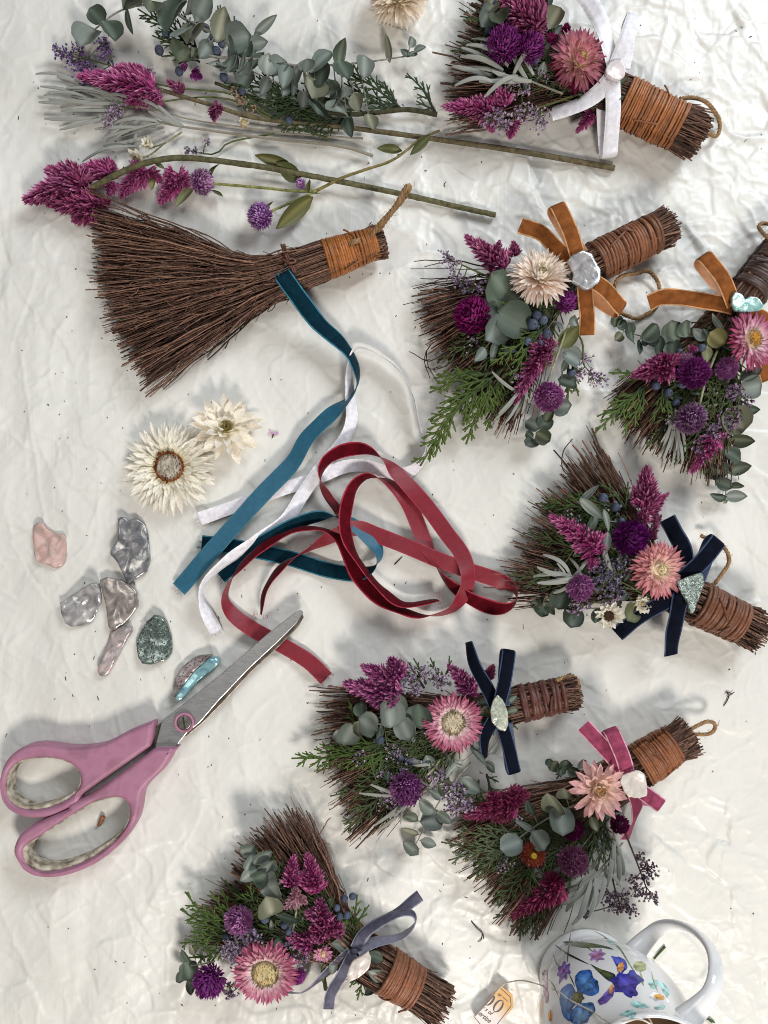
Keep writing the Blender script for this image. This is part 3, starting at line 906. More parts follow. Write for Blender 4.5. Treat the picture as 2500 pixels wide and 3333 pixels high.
def shell(name, outline, kind, thick=16, dome=10, tilt=(0, 0), parent=None, seed=0, lump=1.8, m=None):
    """outline: points on the ground plane (z = height of its underside)"""
    pl = np.asarray(outline, float); pl = np.vstack([pl, pl[:1]])
    sl = np.concatenate([[0], np.cumsum(np.linalg.norm(np.diff(pl[:, :2], axis=0), axis=1))]); uu = np.linspace(0, sl[-1], 45)[:-1]
    o = 0.65 * np.stack([np.interp(uu, sl, pl[:, k]) for k in range(3)], 1) + 0.35 * smooth_loop(outline, 44)
    r = np.random.default_rng(seed)
    c = o.mean(0)
    rel = o - c
    rel[:, :2] *= (1 + r.normal(0, 0.012, (44, 1)))
    size = np.abs(rel[:, :2]).max()
    ca, sa = math.cos(seed * 1.3), math.sin(seed * 1.3)
    V, C = [], []
    ts = [1.0, 1.0, 0.965, 0.9, 0.78, 0.62, 0.45, 0.28, 0.12]
    zs = [0.0, 0.55, 0.88, 1.0, 1.0, 1.0, 1.0, 1.0, 1.0]
    for t, z in zip(ts, zs):
        q = rel * t
        hh = thick * 0.62 * z + dome * 0.35 * (1 - t * t) * (z > 0.9) + thick * 0.9 * (np.clip(np.abs(q[:, 0] * ca + q[:, 1] * sa) / size, 0, 1) ** 2) * (z > 0) + (perlin(q[:, 0] / 22 + seed, q[:, 1] / 22, 30) * lump + perlin(q[:, 0] / 60, q[:, 1] / 60 + seed, 31) * lump * 1.6) * (z > 0.5) * min(1, (1.05 - t) * 6)
        zz = hh + (rel[:, 0] * t * tilt[0] + rel[:, 1] * t * tilt[1])
        V.append(np.stack([q[:, 0], q[:, 1], zz], 1))
    zc = V[-1][:, 2].mean()
    k = 44
    v = np.vstack(V + [np.array([[0, 0, zc]]), np.array([[0, 0, 0.0]])]) + c
    v[:, 2] -= min(0, (v[:, 2] - c[2]).min())
    F4 = [(i * k + j, i * k + (j + 1) % k, (i + 1) * k + (j + 1) % k, (i + 1) * k + j) for i in range(len(ts) - 1) for j in range(k)]
    mb = MB(); mb.add(v, F4)
    b = len(ts) * k
    tri = [((len(ts) - 1) * k + j, (len(ts) - 1) * k + (j + 1) % k, b) for j in range(k)] + [(j, b + 1, (j + 1) % k) for j in range(k)]
    mb.f.append(np.array(tri)); mb.m.append(np.zeros(len(tri), int))
    return mb.build(name, m or SH[kind], parent)

# ------------------------------------------------------------------ brooms
TW0 = srgb(60, 42, 35); TW1 = srgb(136, 102, 84)
def twigs_into(mb, E, Q, RE, RQ, ends, n=420, seed=0, neck=0.32, thick=70, stub=60, rad=2.1, side=1.7, tone=1.0, ragged=0.045, tied=None):
    r = np.random.default_rng(seed)
    E, Q = np.asarray(E, float), np.asarray(Q, float)
    ax = nrm(np.append((Q - E)[:2], 0)); lat = np.array([-ax[1], ax[0], 0])
    ends = spline(np.asarray(ends, float), 60)
    # which end of the edge lies on the positive lateral side
    sgn = 1 if ((ends[-1] - ends[0]) * lat).sum() > 0 else -1
    for i in range(n):
        s = r.uniform(0, 1); s = np.clip(s, 0, 1)
        lay = r.uniform(-1, 1)
        u = (2 * s - 1) * sgn
        ci = math.sqrt(max(0, 1 - (0.9 * u) ** 2))
        e = ends[int(s * 59)].copy()
        end_len = np.linalg.norm((e - Q)[:2])
        e = Q + (e - Q) * (1 + (r.normal(0, ragged) if r.random() < 0.85 else r.uniform(-0.4, 0.02)) - 0.03) + lat * r.normal(0, end_len * 0.012)
        zc = thick * 0.5
        e[2] = zc + lay * zc * 0.85
        e = e + lat * r.normal(0, end_len * 0.035)
        q = Q + lat * u * RQ * 0.9; q[2] = Q[2] + lay * RQ * 0.85 * ci
        h = E + lat * u * RE * 0.9; h[2] = E[2] + lay * RE * 0.85 * ci
        h0 = h - ax * stub * r.uniform(0.3, 1.1) + lat * r.normal(0, 6) + [0, 0, r.normal(0, 5)]
        nk = q + (ax * 0.8 + nrm(np.append((e - q)[:2], 0)) * 0.2) * end_len * neck
        nk[2] = q[2] * 0.6 + e[2] * 0.4
        mid = (nk + e) / 2 + lat * r.normal(0, end_len * 0.012) + [0, 0, r.normal(0, 4)]
        path = spline([h0, h, q, nk, mid, e], 15)
        path[6:, 2] += r.normal(0, 3.5, 9)
        path[5:14] += np.outer(np.where(np.arange(9) % 2, 1, -1) * r.uniform(0.3, 1.0), lat) * r.normal(0, 2.6)
        path[6:, :2] += np.cumsum(r.normal(0, 3.2, (9, 2)), axis=0) * np.linspace(1, 0.75, 9)[:, None]
        path[7:, 2] = np.maximum(path[7:, 2], 4)
        w = rad * float(np.clip(r.lognormal(0, 0.42), 0.45, 2.4))
        c = blend(TW0, TW1, r.uniform(0, 1) ** 1.2) * tone * r.uniform(0.6, 1.4)
        mb.tube(path, np.linspace(w * 1.1, w * 0.75, 15), 3, c, cap=False)
        for _ in range(r.poisson(side)):
            k = r.integers(6, 13); d = nrm(nrm(path[k + 1] - path[k]) + lat * r.normal(0, 0.45) + [0, 0, r.normal(0, 0.2)])
            L = r.uniform(14, 62)
            qq = spline([path[k], path[k] + d * L * 0.5 + r.normal(0, 3, 3), path[k] + d * L + r.normal(0, 6, 3)], 4)
            qq[:, 2] = np.maximum(qq[:, 2], 3)
            mb.tube(qq, [w * 0.6, w * 0.5, w * 0.45, w * 0.35], 3, c * 0.9)

def wig(pts, n, seed=0, amp=2.2):
    r = np.random.default_rng(int(abs(pts[0][0]) * 7) + seed)
    p = spline(pts, n); w = np.cumsum(r.normal(0, amp, (n, 3)), axis=0); w -= np.linspace(0, 1, n)[:, None] * w[-1]
    p[:, :2] += w[:, :2]
    return p

def binding_into(mb, E, Q, RE, RQ, turns, cr, col, seed=0, flat=0.94, gaps=()):
    """a cord wound round the handle, turn beside turn"""
    r = np.random.default_rng(seed)
    E, Q = np.asarray(E, float), np.asarray(Q, float)
    ax = Q - E; L = np.linalg.norm(ax); ax = ax / L
    lat = nrm(np.cross(ax, [0, 0, 1])); up = np.cross(lat, ax)
    per = 26; n = turns * per
    a = np.linspace(0, turns * 2 * math.pi, n)
    t = np.linspace(0, 1, n)
    jit = np.interp(t, np.linspace(0, 1, turns * 3), r.normal(0, 0.30, turns * 3)) * (L / turns)
    slant = np.sin(a + 0.6) * L / turns * 0.35
    rj = np.interp(t, np.linspace(0, 1, turns * 2), r.normal(0, 0.025, turns * 2)) + 1
    R = (RE + (RQ - RE) * t) * rj
    p = E + ax * (t * L)[:, None] + ax * (jit + slant)[:, None] + lat * (np.cos(a) * R)[:, None] + up * (np.sin(a) * R * flat)[:, None]
    cc = blend(np.asarray(col) * 0.72, np.asarray(col) * 1.3, np.interp(t, np.linspace(0, 1, turns), r.uniform(0, 1, turns)))
    mb.tube(p, cr * np.interp(t, np.linspace(0, 1, turns), r.uniform(0.85, 1.15, turns)), 6, cc)
    for kk in (0, 2):      # a crossing strand or two and a loose cut end
        a0 = r.uniform(0.3, 2.6); t0, t1 = sorted(r.uniform(0.05, 0.95, 2)); a1 = a0 + r.uniform(-0.9, 0.9)
        qq = np.linspace(0, 1, 10); aq = a0 + (a1 - a0) * qq; tq = t0 + (t1 - t0) * qq; Rq = (RE + (RQ - RE) * tq) * 1.05 + cr * 0.5
        if kk == 2: tq = t0 + 0.12 * qq; Rq = Rq + qq ** 2 * cr * 2.0
        pp = E + ax * (tq * L)[:, None] + lat * (np.cos(aq) * Rq)[:, None] + up * (np.sin(aq) * Rq * flat)[:, None]
        mb.tube(pp, cr * 0.6, 6, np.asarray(col) * 0.8)
    mb.tube(np.stack([E + ax * 4, Q - ax * 4]), [RE * 0.93, RQ * 0.93], 18, np.asarray(col) * 0.35)

def broom(name, label, E, Q, RE, RQ, ends, cordcol=srgb(140, 84, 48), turns=18, cr=5.5, seed=0, n=430, loop=None, fill=(0.25, 0.85), **k):
    """E, Q: the two ends of the wrapped handle (photo points at axis height)"""
    base = (np.asarray(E, float) + np.asarray(Q, float)) / 2; base[2] = 0
    root = thing(name, label, 'broom', base, 'small twig brooms on the cloth')
    mb = MB(); twigs_into(mb, E, Q, RE, RQ, ends, int(n * 1.45), seed, **k)
    mb.build('twig_bundle', M['twig'], root, kind='stuff')
    mb = MB(); binding_into(mb, E, Q, RE * 1.03 - cr * 0.7, RQ * 1.03 - cr * 0.7, turns, cr, cordcol, seed)
    mb.build('cord_binding', M['cord'], root)
    if fill:
        # filler greenery under the flowers, coloured dark to stand in for shaded gaps
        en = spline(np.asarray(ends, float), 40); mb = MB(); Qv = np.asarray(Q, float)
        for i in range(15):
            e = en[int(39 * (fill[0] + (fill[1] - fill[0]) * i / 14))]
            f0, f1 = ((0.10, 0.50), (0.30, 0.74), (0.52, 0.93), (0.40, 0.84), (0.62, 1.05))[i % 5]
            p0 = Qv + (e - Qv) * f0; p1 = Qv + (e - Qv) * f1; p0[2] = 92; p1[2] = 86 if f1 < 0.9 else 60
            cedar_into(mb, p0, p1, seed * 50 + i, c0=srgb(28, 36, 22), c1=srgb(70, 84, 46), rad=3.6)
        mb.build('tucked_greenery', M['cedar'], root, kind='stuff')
        rr = random.Random(seed)
        for s0 in (0.3, 0.58, 0.8):
            e = en[int(39 * s0)]; st = [Qv + (e - Qv) * f for f in (0.15, 0.45, 0.78)]
            for q in st: q[2] = 98
            lt = np.array([-(e - Qv)[1], (e - Qv)[0], 0]); lt = nrm(lt)
            lv = []
            for j in range(8):
                f = 0.2 + 0.62 * j / 8; c = Qv + (e - Qv) * f + lt * (1 if j % 2 else -1) * rr.uniform(18, 34); c[2] = 97
                lv.append((c, rr.uniform(15, 25), rr.choice(('oval', 'oval', 'narrow', 'round'))))
            eucalyptus(root, st, lv, rr.choice(('dark', 'dark', 'pale')), seed=seed * 9 + int(s0 * 10), rad=2.2)
        h0 = Qv + (en[20] - Qv) * 0.3; h0[2] = 96
        hd_ = []
        for s0, f in ((0.2, 0.7), (0.45, 0.86), (0.62, 0.6), (0.8, 0.8), (0.35, 0.5)):
            q = Qv + (en[int(39 * s0)] - Qv) * f; q[2] = 100; hd_.append(q)
        statice(root, [h0, h0 * 0.5 + hd_[1] * 0.5, hd_[1]], hd_, seed=seed, n=14, spread=20, size=8)
    if loop is not None:
        mb = MB(); twine_into(mb, loop, 6.5, seed=seed)
        mb.build('twine_loop', M['twine'], root)
    return root
# ------------------------------------------------------------------ the plain broom
za = Zoom(0, 0, .4822); zb = Zoom(700, 0, .4822); zc = Zoom(1400, 0, .663); zd = Zoom(250, 550, .663)
CREAM = srgb(238, 226, 196); WHT = srgb(240, 234, 218)

b0 = broom('twig_broom', 'large plain broom of bare brown twigs with teal ribbon end lying on it', zd(1470, 362, 62), zd(1222, 447, 62), 46, 60,
           [zd(112, 235), zd(120, 420), zd(140, 620), zd(220, 850), zd(355, 1070)], srgb(152, 92, 42), 24, 5.0, seed=1, n=620, neck=0.3, thick=80, stub=26, rad=2.4, side=2.2, ragged=0.03, tone=1.08, fill=None)
mb = MB()
twine_into(mb, [zd(1345, 372, 112), zd(1360, 358, 118), zd(1390, 350, 116)], 8, seed=2, fuzz=10)
twine_into(mb, [zd(1440, 335, 100), zd(1490, 270, 130), zd(1560, 190, 165), zd(1600, 120, 190), zd(1625, 82, 200), zd(1632, 100, 190), zd(1600, 150, 165), zd(1540, 220, 135), zd(1470, 320, 90)], 8, seed=3, fuzz=90)
mb.build('twine_loop', M['twine'], b0)
mb = MB()
for k in range(2):
    p = spline([zd(1005 + k * 14, 372, 60), zd(1015 + k * 12, 400, 96), zd(1035 + k * 10, 450, 106), zd(1062 + k * 10, 500, 104), zd(1085 + k * 8, 552, 60)], 30)
    mb.tube(p, 4.2, 6, srgb(92, 56, 42))
p = spline([zd(1015, 445, 110), zd(1045, 462, 118), zd(1075, 455, 112), zd(1052, 440, 112), zd(1020, 470, 108)], 24); mb.tube(p, 4, 6, srgb(96, 60, 44))
mb.build('neck_tie', M['cord'], b0)

# ------------------------------------------------------------------ decorated brooms
def sprigs_of_silver(root, z, base, ends, h=105, seed=0, wide=1.0):
    b = z(*base, h)
    tips = [z(x, y, h + 22 * math.sin(i * 1.7) + 8) for i, (x, y) in enumerate(ends)]
    mid = np.mean(tips, 0)
    silver_sprig(root, [b + (b - mid) * 0.15, b, b + (mid - b) * 0.55], tips, seed=seed, wide=wide, longest=135)

# --- white ribbon, top right
z = zc
R = broom('twig_broom', 'broom with crimson strawflower and white ribbon bow at the top right', z(1225, 628, 66), z(945, 495, 66), 66, 70,
          [z(120, 655), z(118, 420), z(150, 230), z(240, 20), z(330, -90)], srgb(150, 94, 54), 25, 4.6, seed=11, n=420, stub=80, thick=80,
          loop=[z(1225, 485, 75), z(1290, 480, 60), z(1360, 505, 40), z(1415, 580, 20), z(1420, 640, 14), z(1400, 668, 22), z(1340, 640, 60)])
sprigs_of_silver(R, z, (600, 440), [(105, 330), (120, 415), (150, 240), (205, 190), (240, 408), (262, 472), (375, 188), (385, 235), (515, 190), (150, 270), (370, 435), (180, 215), (300, 360), (165, 340)], 112, 1, 1.15)
eucalyptus(R, [z(560, 180, 100), z(430, 60, 110), z(300, 60, 100)], [(z(285, 75, 122), 34), (z(340, 112, 128), 34), (z(608, 102, 110), 32), (z(300, 30, 120), 26), (z(545, 60, 112), 30), (z(560, 10, 110), 26)], 'pale', seed=2)
eucalyptus(R, [z(930, 560, 60), z(935, 480, 100), z(940, 400, 130)], [(z(945, 400, 128), 16, 'oval'), (z(935, 480, 120), 16, 'oval'), (z(928, 520, 100), 14, 'oval')], 'dark', seed=3)
celosia(R, [(z(545, 130, 125), z(335, -20, 150), 62), (z(540, 60, 118), z(420, -60, 140), 52), (z(500, 150, 120), z(560, 95, 135), 40)], seed=1, cb=srgb(150, 32, 92))
celosia(R, [(z(330, 545, 75), z(48, 514, 70), 46), (z(380, 520, 85), z(335, 430, 100), 34), (z(400, 590, 60), z(395, 680, 45), 32), (z(300, 590, 60), z(310, 650, 40), 24)], seed=2)
celosia(R, [(z(800, 560, 60), z(715, 655, 40), 28)], seed=3)
celosia(R, [(z(620, 200, 128), z(570, 175, 150), 22), (z(665, 160, 120), z(668, 115, 140), 20)], seed=4, cb=PLUM, ct=PLUM_T)
statice(R, [z(700, 470, 100), z(560, 520, 100), z(300, 590, 80)], [z(290, 590, 95), z(340, 560, 105), z(420, 580, 100), z(470, 540, 110), z(540, 560, 95), z(450, 450, 105), z(540, 610, 80), z(350, 620, 80)], seed=1, n=22, spread=22, size=9)
gomphrena(R, z(360, 222, 140), 56, seed=1, axis=(-0.2, 0.1, 1)); gomphrena(R, z(485, 240, 125), 50, seed=2, axis=(0.3, -0.1, 1))
berries(R, [(z(320, 20, 120), 13), (z(285, 150, 110), 12), (z(520, 295, 120), 11)])
strawflower(R, z(728, 300, 130), 96, DOME, ([srgb(170, 60, 88), srgb(128, 20, 60), srgb(88, 8, 44)], [srgb(244, 232, 200), srgb(240, 192, 184), srgb(200, 98, 132)]),
            axis=(0.22, -0.02, 1), disc=(0.15, srgb(222, 204, 150), srgb(226, 200, 150), 0.2), width=0.125, seed=1, ramp=0.6)
bow(R, 'white', [('loop', dict(knot=z(905, 345, 142), tip=z(1000, 82, 150), back=z(945, 335, 128))),
                 ('tail', [(z(905, 330, 138), 0), (z(880, 240, 150), -10), (z(840, 110, 150), 10), (z(790, 20, 140), 20), (z(730, -50, 130), 0)]),
                 ('tail', [(z(890, 380, 138), 0), (z(830, 450, 128), 10), (z(740, 510, 105), 0), (z(600, 560, 70), -15)]),
                 ('loop', dict(knot=z(895, 385, 138), tip=z(880, 768, 40), back=z(850, 430, 110)))], 48, z(905, 360, 140))
shell('shell_button', [z(905 + 50 * math.cos(a) * (1 + 0.1 * math.sin(3 * a)), 355 + 50 * math.sin(a), 150) for a in np.linspace(0, 2 * math.pi, 12, endpoint=False)], 'white', 12, 10, parent=R, seed=3)

# --- rust ribbon, centre right
z = Zoom(1300, 600, .5425); ze = z
R = broom('twig_broom', 'broom with cream strawflower and rust velvet bow, centre right', z(1535, 290, 62), z(1175, 470, 62), 60, 64,
          [z(100, 690), z(150, 850), z(210, 1000), z(330, 1130), z(480, 1320), z(680, 1510)], srgb(124, 78, 52), 21, 5.6, seed=12, n=460, stub=55, thick=84,
          loop=[z(1285, 640, 40), z(1305, 575, 50), z(1350, 545, 40), z(1420, 535, 26), z(1490, 520, 20), z(1545, 575, 14), z(1562, 650, 12), z(1540, 740, 10), z(1480, 780, 12), z(1430, 805, 12), z(1370, 790, 16), z(1320, 765, 24)])
mb = MB()
for (a, b, c) in (((520, 500), (300, 465), (88, 462)), ((540, 540), (330, 560), (125, 566)), ((520, 570), (330, 600), (125, 600)), ((500, 600), (330, 640), (185, 632)), ((420, 900), (180, 1050), (58, 1003)), ((380, 880), (165, 1000), (182, 1162)), ((480, 900), (260, 1090), (160, 1095))):
    mb.tube(wig([z(*a, 70), z(*b, 50), z(*c, 40)], 14), np.linspace(2.6, 1.3, 14), 5, TW0); mb.tube(wig([z(*b, 50), z((b[0] + c[0]) / 2, (b[1] + c[1]) / 2 + 14, 48), z(c[0] + 60, c[1] + 34, 40)], 8), np.linspace(1.8, 1.1, 8), 4, TW0)
mb.build('loose_twig', M['twig'], R, kind='stuff')
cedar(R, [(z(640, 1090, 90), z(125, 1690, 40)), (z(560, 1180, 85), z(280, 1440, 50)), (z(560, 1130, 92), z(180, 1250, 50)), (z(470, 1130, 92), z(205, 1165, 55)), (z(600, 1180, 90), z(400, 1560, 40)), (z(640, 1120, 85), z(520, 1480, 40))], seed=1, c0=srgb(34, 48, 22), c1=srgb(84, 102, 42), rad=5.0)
cedar(R, [(z(880, 850, 118), z(540, 1090, 105)), (z(860, 860, 120), z(665, 1190, 100)), (z(700, 760, 125), z(590, 705, 130)), (z(850, 760, 125), z(845, 690, 140)), (z(900, 900, 115), z(870, 1110, 120))], seed=2, c0=srgb(40, 54, 26), c1=srgb(86, 104, 48), rad=3.8)
cedar(R, [(z(1010, 1080, 80), z(1010, 1310, 30)), (z(1040, 1080, 70), z(1075, 1270, 30))], seed=3)
eucalyptus(R, [z(900, 560, 100), z(740, 690, 118), z(600, 860, 105)], [(z(625, 625, 124), 64), (z(685, 815, 128), 58), (z(575, 890, 110), 46), (z(560, 790, 108), 42), (z(800, 700, 112), 44, 'oval'), (z(485, 1030, 108), 30, 'oval'), (z(565, 1000, 108), 36, 'narrow')], 'dark', seed=4, rad=5)
eucalyptus(R, [z(1000, 1020, 95), z(950, 1250, 70), z(880, 1420, 40), z(780, 1580, 15)], [(z(970, 1338, 66), 32), (z(895, 1385, 60), 26, 'oval'), (z(800, 1440, 40), 27), (z(872, 1432, 46), 27), (z(862, 1515, 36), 27), (z(785, 1560, 24), 25), (z(1040, 1040, 95), 34), (z(1008, 1190, 84), 32), (z(780, 1500, 28), 15), (z(985, 1090, 96), 24, 'oval')], 'dark', seed=5, rad=2.6)
eucalyptus(R, [z(1080, 800, 90), z(1030, 850, 95), z(990, 950, 95)], [(z(1015, 920, 105), 44, 'oval'), (z(1050, 840, 100), 30, 'oval')], 'green', seed=6, rad=2.5)
stem_part(R, [z(1040, 800, 90), z(1000, 880, 115), z(950, 1020, 118), z(890, 1180, 105)], 3.6, 3, srgb(150, 150, 118))
sprigs_of_silver(R, z, (800, 1130), [(570, 1420), (600, 1380), (640, 1440), (690, 1420), (740, 1380), (800, 1330), (660, 1380), (720, 1330), (550, 1130)], 85, 2, 0.8)
statice(R, [z(640, 600, 95), z(480, 530, 95), z(280, 440, 80)], [z(285, 440, 80), z(320, 480, 85), z(345, 555, 85), z(380, 590, 88), z(430, 625, 90), z(520, 610, 95)], seed=2, n=20, spread=18, size=9)
statice(R, [z(1060, 880, 80), z(1100, 960, 70), z(1110, 1090, 50), z(1210, 1170, 40)], [z(1110, 1050, 55), z(1080, 1120, 55), z(1140, 1150, 50), z(1160, 1170, 45), z(1215, 1165, 45), z(1060, 1150, 55)], seed=3, n=16, spread=16, size=9)
berries(R, [(z(825, 785, 135), 15), (z(800, 840, 135), 17), (z(865, 815, 132), 14), (z(885, 900, 130), 15), (z(845, 957, 125), 13), (z(770, 945, 122), 12), (z(605, 530, 110), 14), (z(1035, 1130, 80), 13), (z(680, 990, 108), 11)])
celosia(R, [(z(640, 500, 100), z(385, 298, 105), 48), (z(700, 430, 105), z(680, 340, 115), 26), (z(560, 480, 95), z(600, 330, 112), 30)], seed=5, cb=srgb(146, 32, 98))
celosia(R, [(z(880, 960, 115), z(675, 1335, 95), 46), (z(900, 1000, 110), z(860, 900, 125), 36), (z(860, 1080, 110), z(930, 1000, 118), 28)], seed=6, cb=srgb(146, 32, 98))
gomphrena(R, z(440, 790, 125), 60, MGL, MGL_T, (-0.5, 0.1, 0.8), 3); gomphrena(R, z(1000, 705, 130), 36, PURP, PURP_T, (0.3, 0.3, 0.8), 4); gomphrena(R, z(895, 1275, 115), 50, LILA, srgb(216, 150, 206), (-0.1, -0.4, 0.8), 5)
strawflower(R, z(845, 555, 140), 98, DOME, ([srgb(240, 208, 188), srgb(241, 214, 198), srgb(244, 230, 216)], [WHT, srgb(245, 236, 222), srgb(246, 240, 228)]), axis=(0.05, 0.35, 1), disc=(0.12, srgb(236, 222, 190), srgb(236, 222, 190), 0.2), width=0.12, seed=2)
bow(R, 'rust', [('loop', dict(knot=z(1085, 490, 145), tip=z(935, 128, 150), back=z(1090, 420, 128))),
                ('tail', [(z(1080, 500, 140), 0), (z(950, 390, 130), 0), (z(850, 290, 120), 10), (z(725, 245, 110), 0)]),
                ('loop', dict(knot=z(1130, 560, 145), tip=z(1335, 758, 95), back=z(1130, 640, 118))),
                ('tail', [(z(1110, 580, 145), 0), (z(1118, 700, 125), 0), (z(1128, 800, 110), 5), (z(1125, 905, 100), 0)])], 50, z(1110, 540, 140))
shell('shell_button', [z(x, y, 158) for x, y in ((1000, 470), (1030, 440), (1090, 410), (1150, 425), (1175, 470), (1205, 520), (1195, 590), (1150, 630), (1110, 645), (1060, 610), (1030, 590), (1040, 540))], 'silver', 14, 5, parent=R, seed=4, lump=1.0)

# --- rust ribbon, right edge
z = Zoom(1900, 700, .4521)
R = broom('twig_broom', 'broom with dark brown cord handle cut off by the right edge, pink strawflower', z(1400, 245, 62), z(1170, 570, 62), 52, 62,
          [z(180, 1320), z(290, 1540), z(440, 1670), z(700, 1800), z(850, 1880), z(990, 1880)], srgb(66, 46, 40), 15, 8.5, seed=13, n=460, stub=60, thick=84,
          loop=[z(1380, 200, 90), z(1310, 150, 80), z(1260, 85, 50), z(1290, 60, 40), z(1350, 75, 50), z(1420, 140, 80)])
cedar(R, [(z(450, 1230, 95), z(75, 1575, 40)), (z(420, 1230, 95), z(95, 1450, 45)), (z(440, 1250, 95), z(275, 1575, 55)), (z(420, 1180, 92), z(180, 1135, 50))], seed=4, c0=srgb(38, 50, 30), c1=srgb(90, 112, 52))
cedar(R, [(z(570, 1250, 112), z(470, 1490, 90)), (z(590, 1270, 112), z(660, 1450, 95)), (z(580, 1290, 110), z(615, 1560, 85)), (z(870, 1180, 110), z(960, 1310, 100)), (z(900, 800, 80), z(830, 750, 70))], seed=5, rad=3.6)
eucalyptus(R, [z(800, 870, 95), z(560, 890, 70), z(330, 850, 40), z(220, 790, 20)], [(z(640, 835, 92), 34), (z(722, 820, 94), 28), (z(632, 960, 85), 28), (z(540, 938, 76), 32, 'oval'), (z(470, 850, 70), 32), (z(392, 960, 48), 28, 'oval'), (z(345, 890, 44), 25), (z(320, 828, 42), 22), (z(275, 790, 34), 18), (z(247, 880, 26), 18), (z(228, 765, 26), 20), (z(500, 900, 66), 20), (z(440, 920, 54), 12)], 'dark', seed=7, rad=3)
eucalyptus(R, [z(1130, 1180, 90), z(1110, 1350, 80), z(1070, 1550, 60), z(1045, 1750, 40), z(1018, 2060, 18)], [(z(1080, 1480, 82), 48), (z(1190, 1408, 84), 30, 'oval'), (z(1130, 1625, 66), 38, 'oval'), (z(1022, 1615, 62), 26, 'oval'), (z(1045, 1725, 56), 42, 'oval'), (z(970, 1832, 44), 36), (z(1108, 1825, 46), 38, 'oval'), (z(1000, 1935, 34), 34, 'oval'), (z(1092, 1960, 28), 24, 'oval'), (z(960, 2030, 24), 32, 'oval'), (z(1090, 2025, 24), 34, 'oval'), (z(1195, 1150, 96), 36, 'oval'), (z(1200, 1240, 92), 38), (z(1018, 2062, 20), 10, 'oval')], 'dark', seed=8, rad=3.4)
eucalyptus(R, [z(1020, 760, 90), z(940, 830, 110), z(880, 900, 118)], [(z(960, 890, 126), 30), (z(960, 770, 112), 34, 'narrow'), (z(830, 860, 100), 28, 'oval'), (z(890, 1000, 126), 26, 'oval')], 'dry', seed=9, rad=2.6)
sprigs_of_silver(R, z, (660, 1360), [(550, 1720), (580, 1760), (620, 1720), (650, 1780), (690, 1760), (720, 1790), (740, 1700), (600, 1680), (670, 1700), (560, 1640)], 88, 3, 0.8)
stem_part(R, [z(960, 980, 120), z(880, 1180, 125), z(830, 1390, 118)], 4, 3.4, srgb(150, 152, 118))
statice(R, [z(1100, 1160, 95), z(1080, 1300, 95), z(900, 1600, 90)], [z(1060, 1260, 105), z(1090, 1290, 105), z(1180, 1340, 92), z(1060, 1430, 100), z(1090, 1480, 100), z(940, 1550, 96), z(890, 1600, 94), z(830, 1670, 88), z(1010, 1530, 95)], seed=4, n=20, spread=20, size=10, col=srgb(122, 96, 128), col2=srgb(190, 164, 184))
berries(R, [(z(610, 1280, 118), 14), (z(520, 1230, 110), 14), (z(690, 985, 108), 10), (z(665, 1350, 108), 13), (z(850, 960, 118), 14), (z(710, 1220, 108), 13), (z(690, 1140, 104), 12)])
celosia(R, [(z(640, 1080, 115), z(345, 1165, 108), 52), (z(620, 1060, 118), z(690, 1000, 128), 26), (z(600, 1080, 112), z(470, 1040, 122), 34)], seed=7, cb=srgb(160, 38, 106))
celosia(R, [(z(930, 1590, 90), z(765, 1870, 55), 42), (z(960, 1600, 88), z(1030, 1570, 92), 20), (z(800, 950, 118), z(770, 990, 124), 18)], seed=8)
gomphrena(R, z(795, 1140, 130), 52, PURP, PURP_T, (-0.3, -0.1, 0.9), 6); gomphrena(R, z(735, 1050, 118), 26, LILA, LILA_T, (-0.3, 0.3, 0.8), 7); gomphrena(R, z(1030, 1105, 128), 37, LILA, srgb(206, 150, 206), (-0.3, -0.3, 0.8), 8); gomphrena(R, z(770, 1465, 120), 52, srgb(136, 62, 140), LILA_T, (-0.4, -0.3, 0.8), 9)
strawflower(R, z(1205, 900, 140), 98, rays(0.29), ([srgb(214, 150, 172), srgb(190, 100, 134), srgb(164, 62, 104)], [srgb(240, 226, 220), srgb(232, 194, 204), srgb(208, 138, 164)]), axis=(0.4, 0.05, 1), disc=(0.27, srgb(196, 142, 60), srgb(196, 172, 140), 0.12), width=0.105, seed=3)
bow(R, 'rust', [('loop', dict(knot=z(1080, 645, 130), tip=z(845, 300, 140), back=z(1060, 590, 116))),
                ('tail', [(z(1080, 660, 128), 0), (z(900, 625, 120), 5), (z(680, 590, 112), 15), (z(560, 590, 105), 30), (z(470, 632, 100), 20)]),
                ('tail', [(z(1180, 690, 120), 0), (z(1290, 740, 100), 0), (z(1420, 820, 80), 0)]),
                ('tail', [(z(1160, 690, 118), 0), (z(1270, 900, 90), 0), (z(1290, 1050, 80), 8), (z(1330, 1190, 70), 0)])], 50, z(1120, 660, 122))
shell('shell_button', [z(x, y, 150) for x, y in ((1055, 600), (1085, 560), (1130, 570), (1155, 610), (1190, 592), (1240, 600), (1275, 650), (1270, 690), (1200, 700), (1130, 705), (1080, 695), (1055, 650))], 'aqua', 11, 8, parent=R, seed=5)

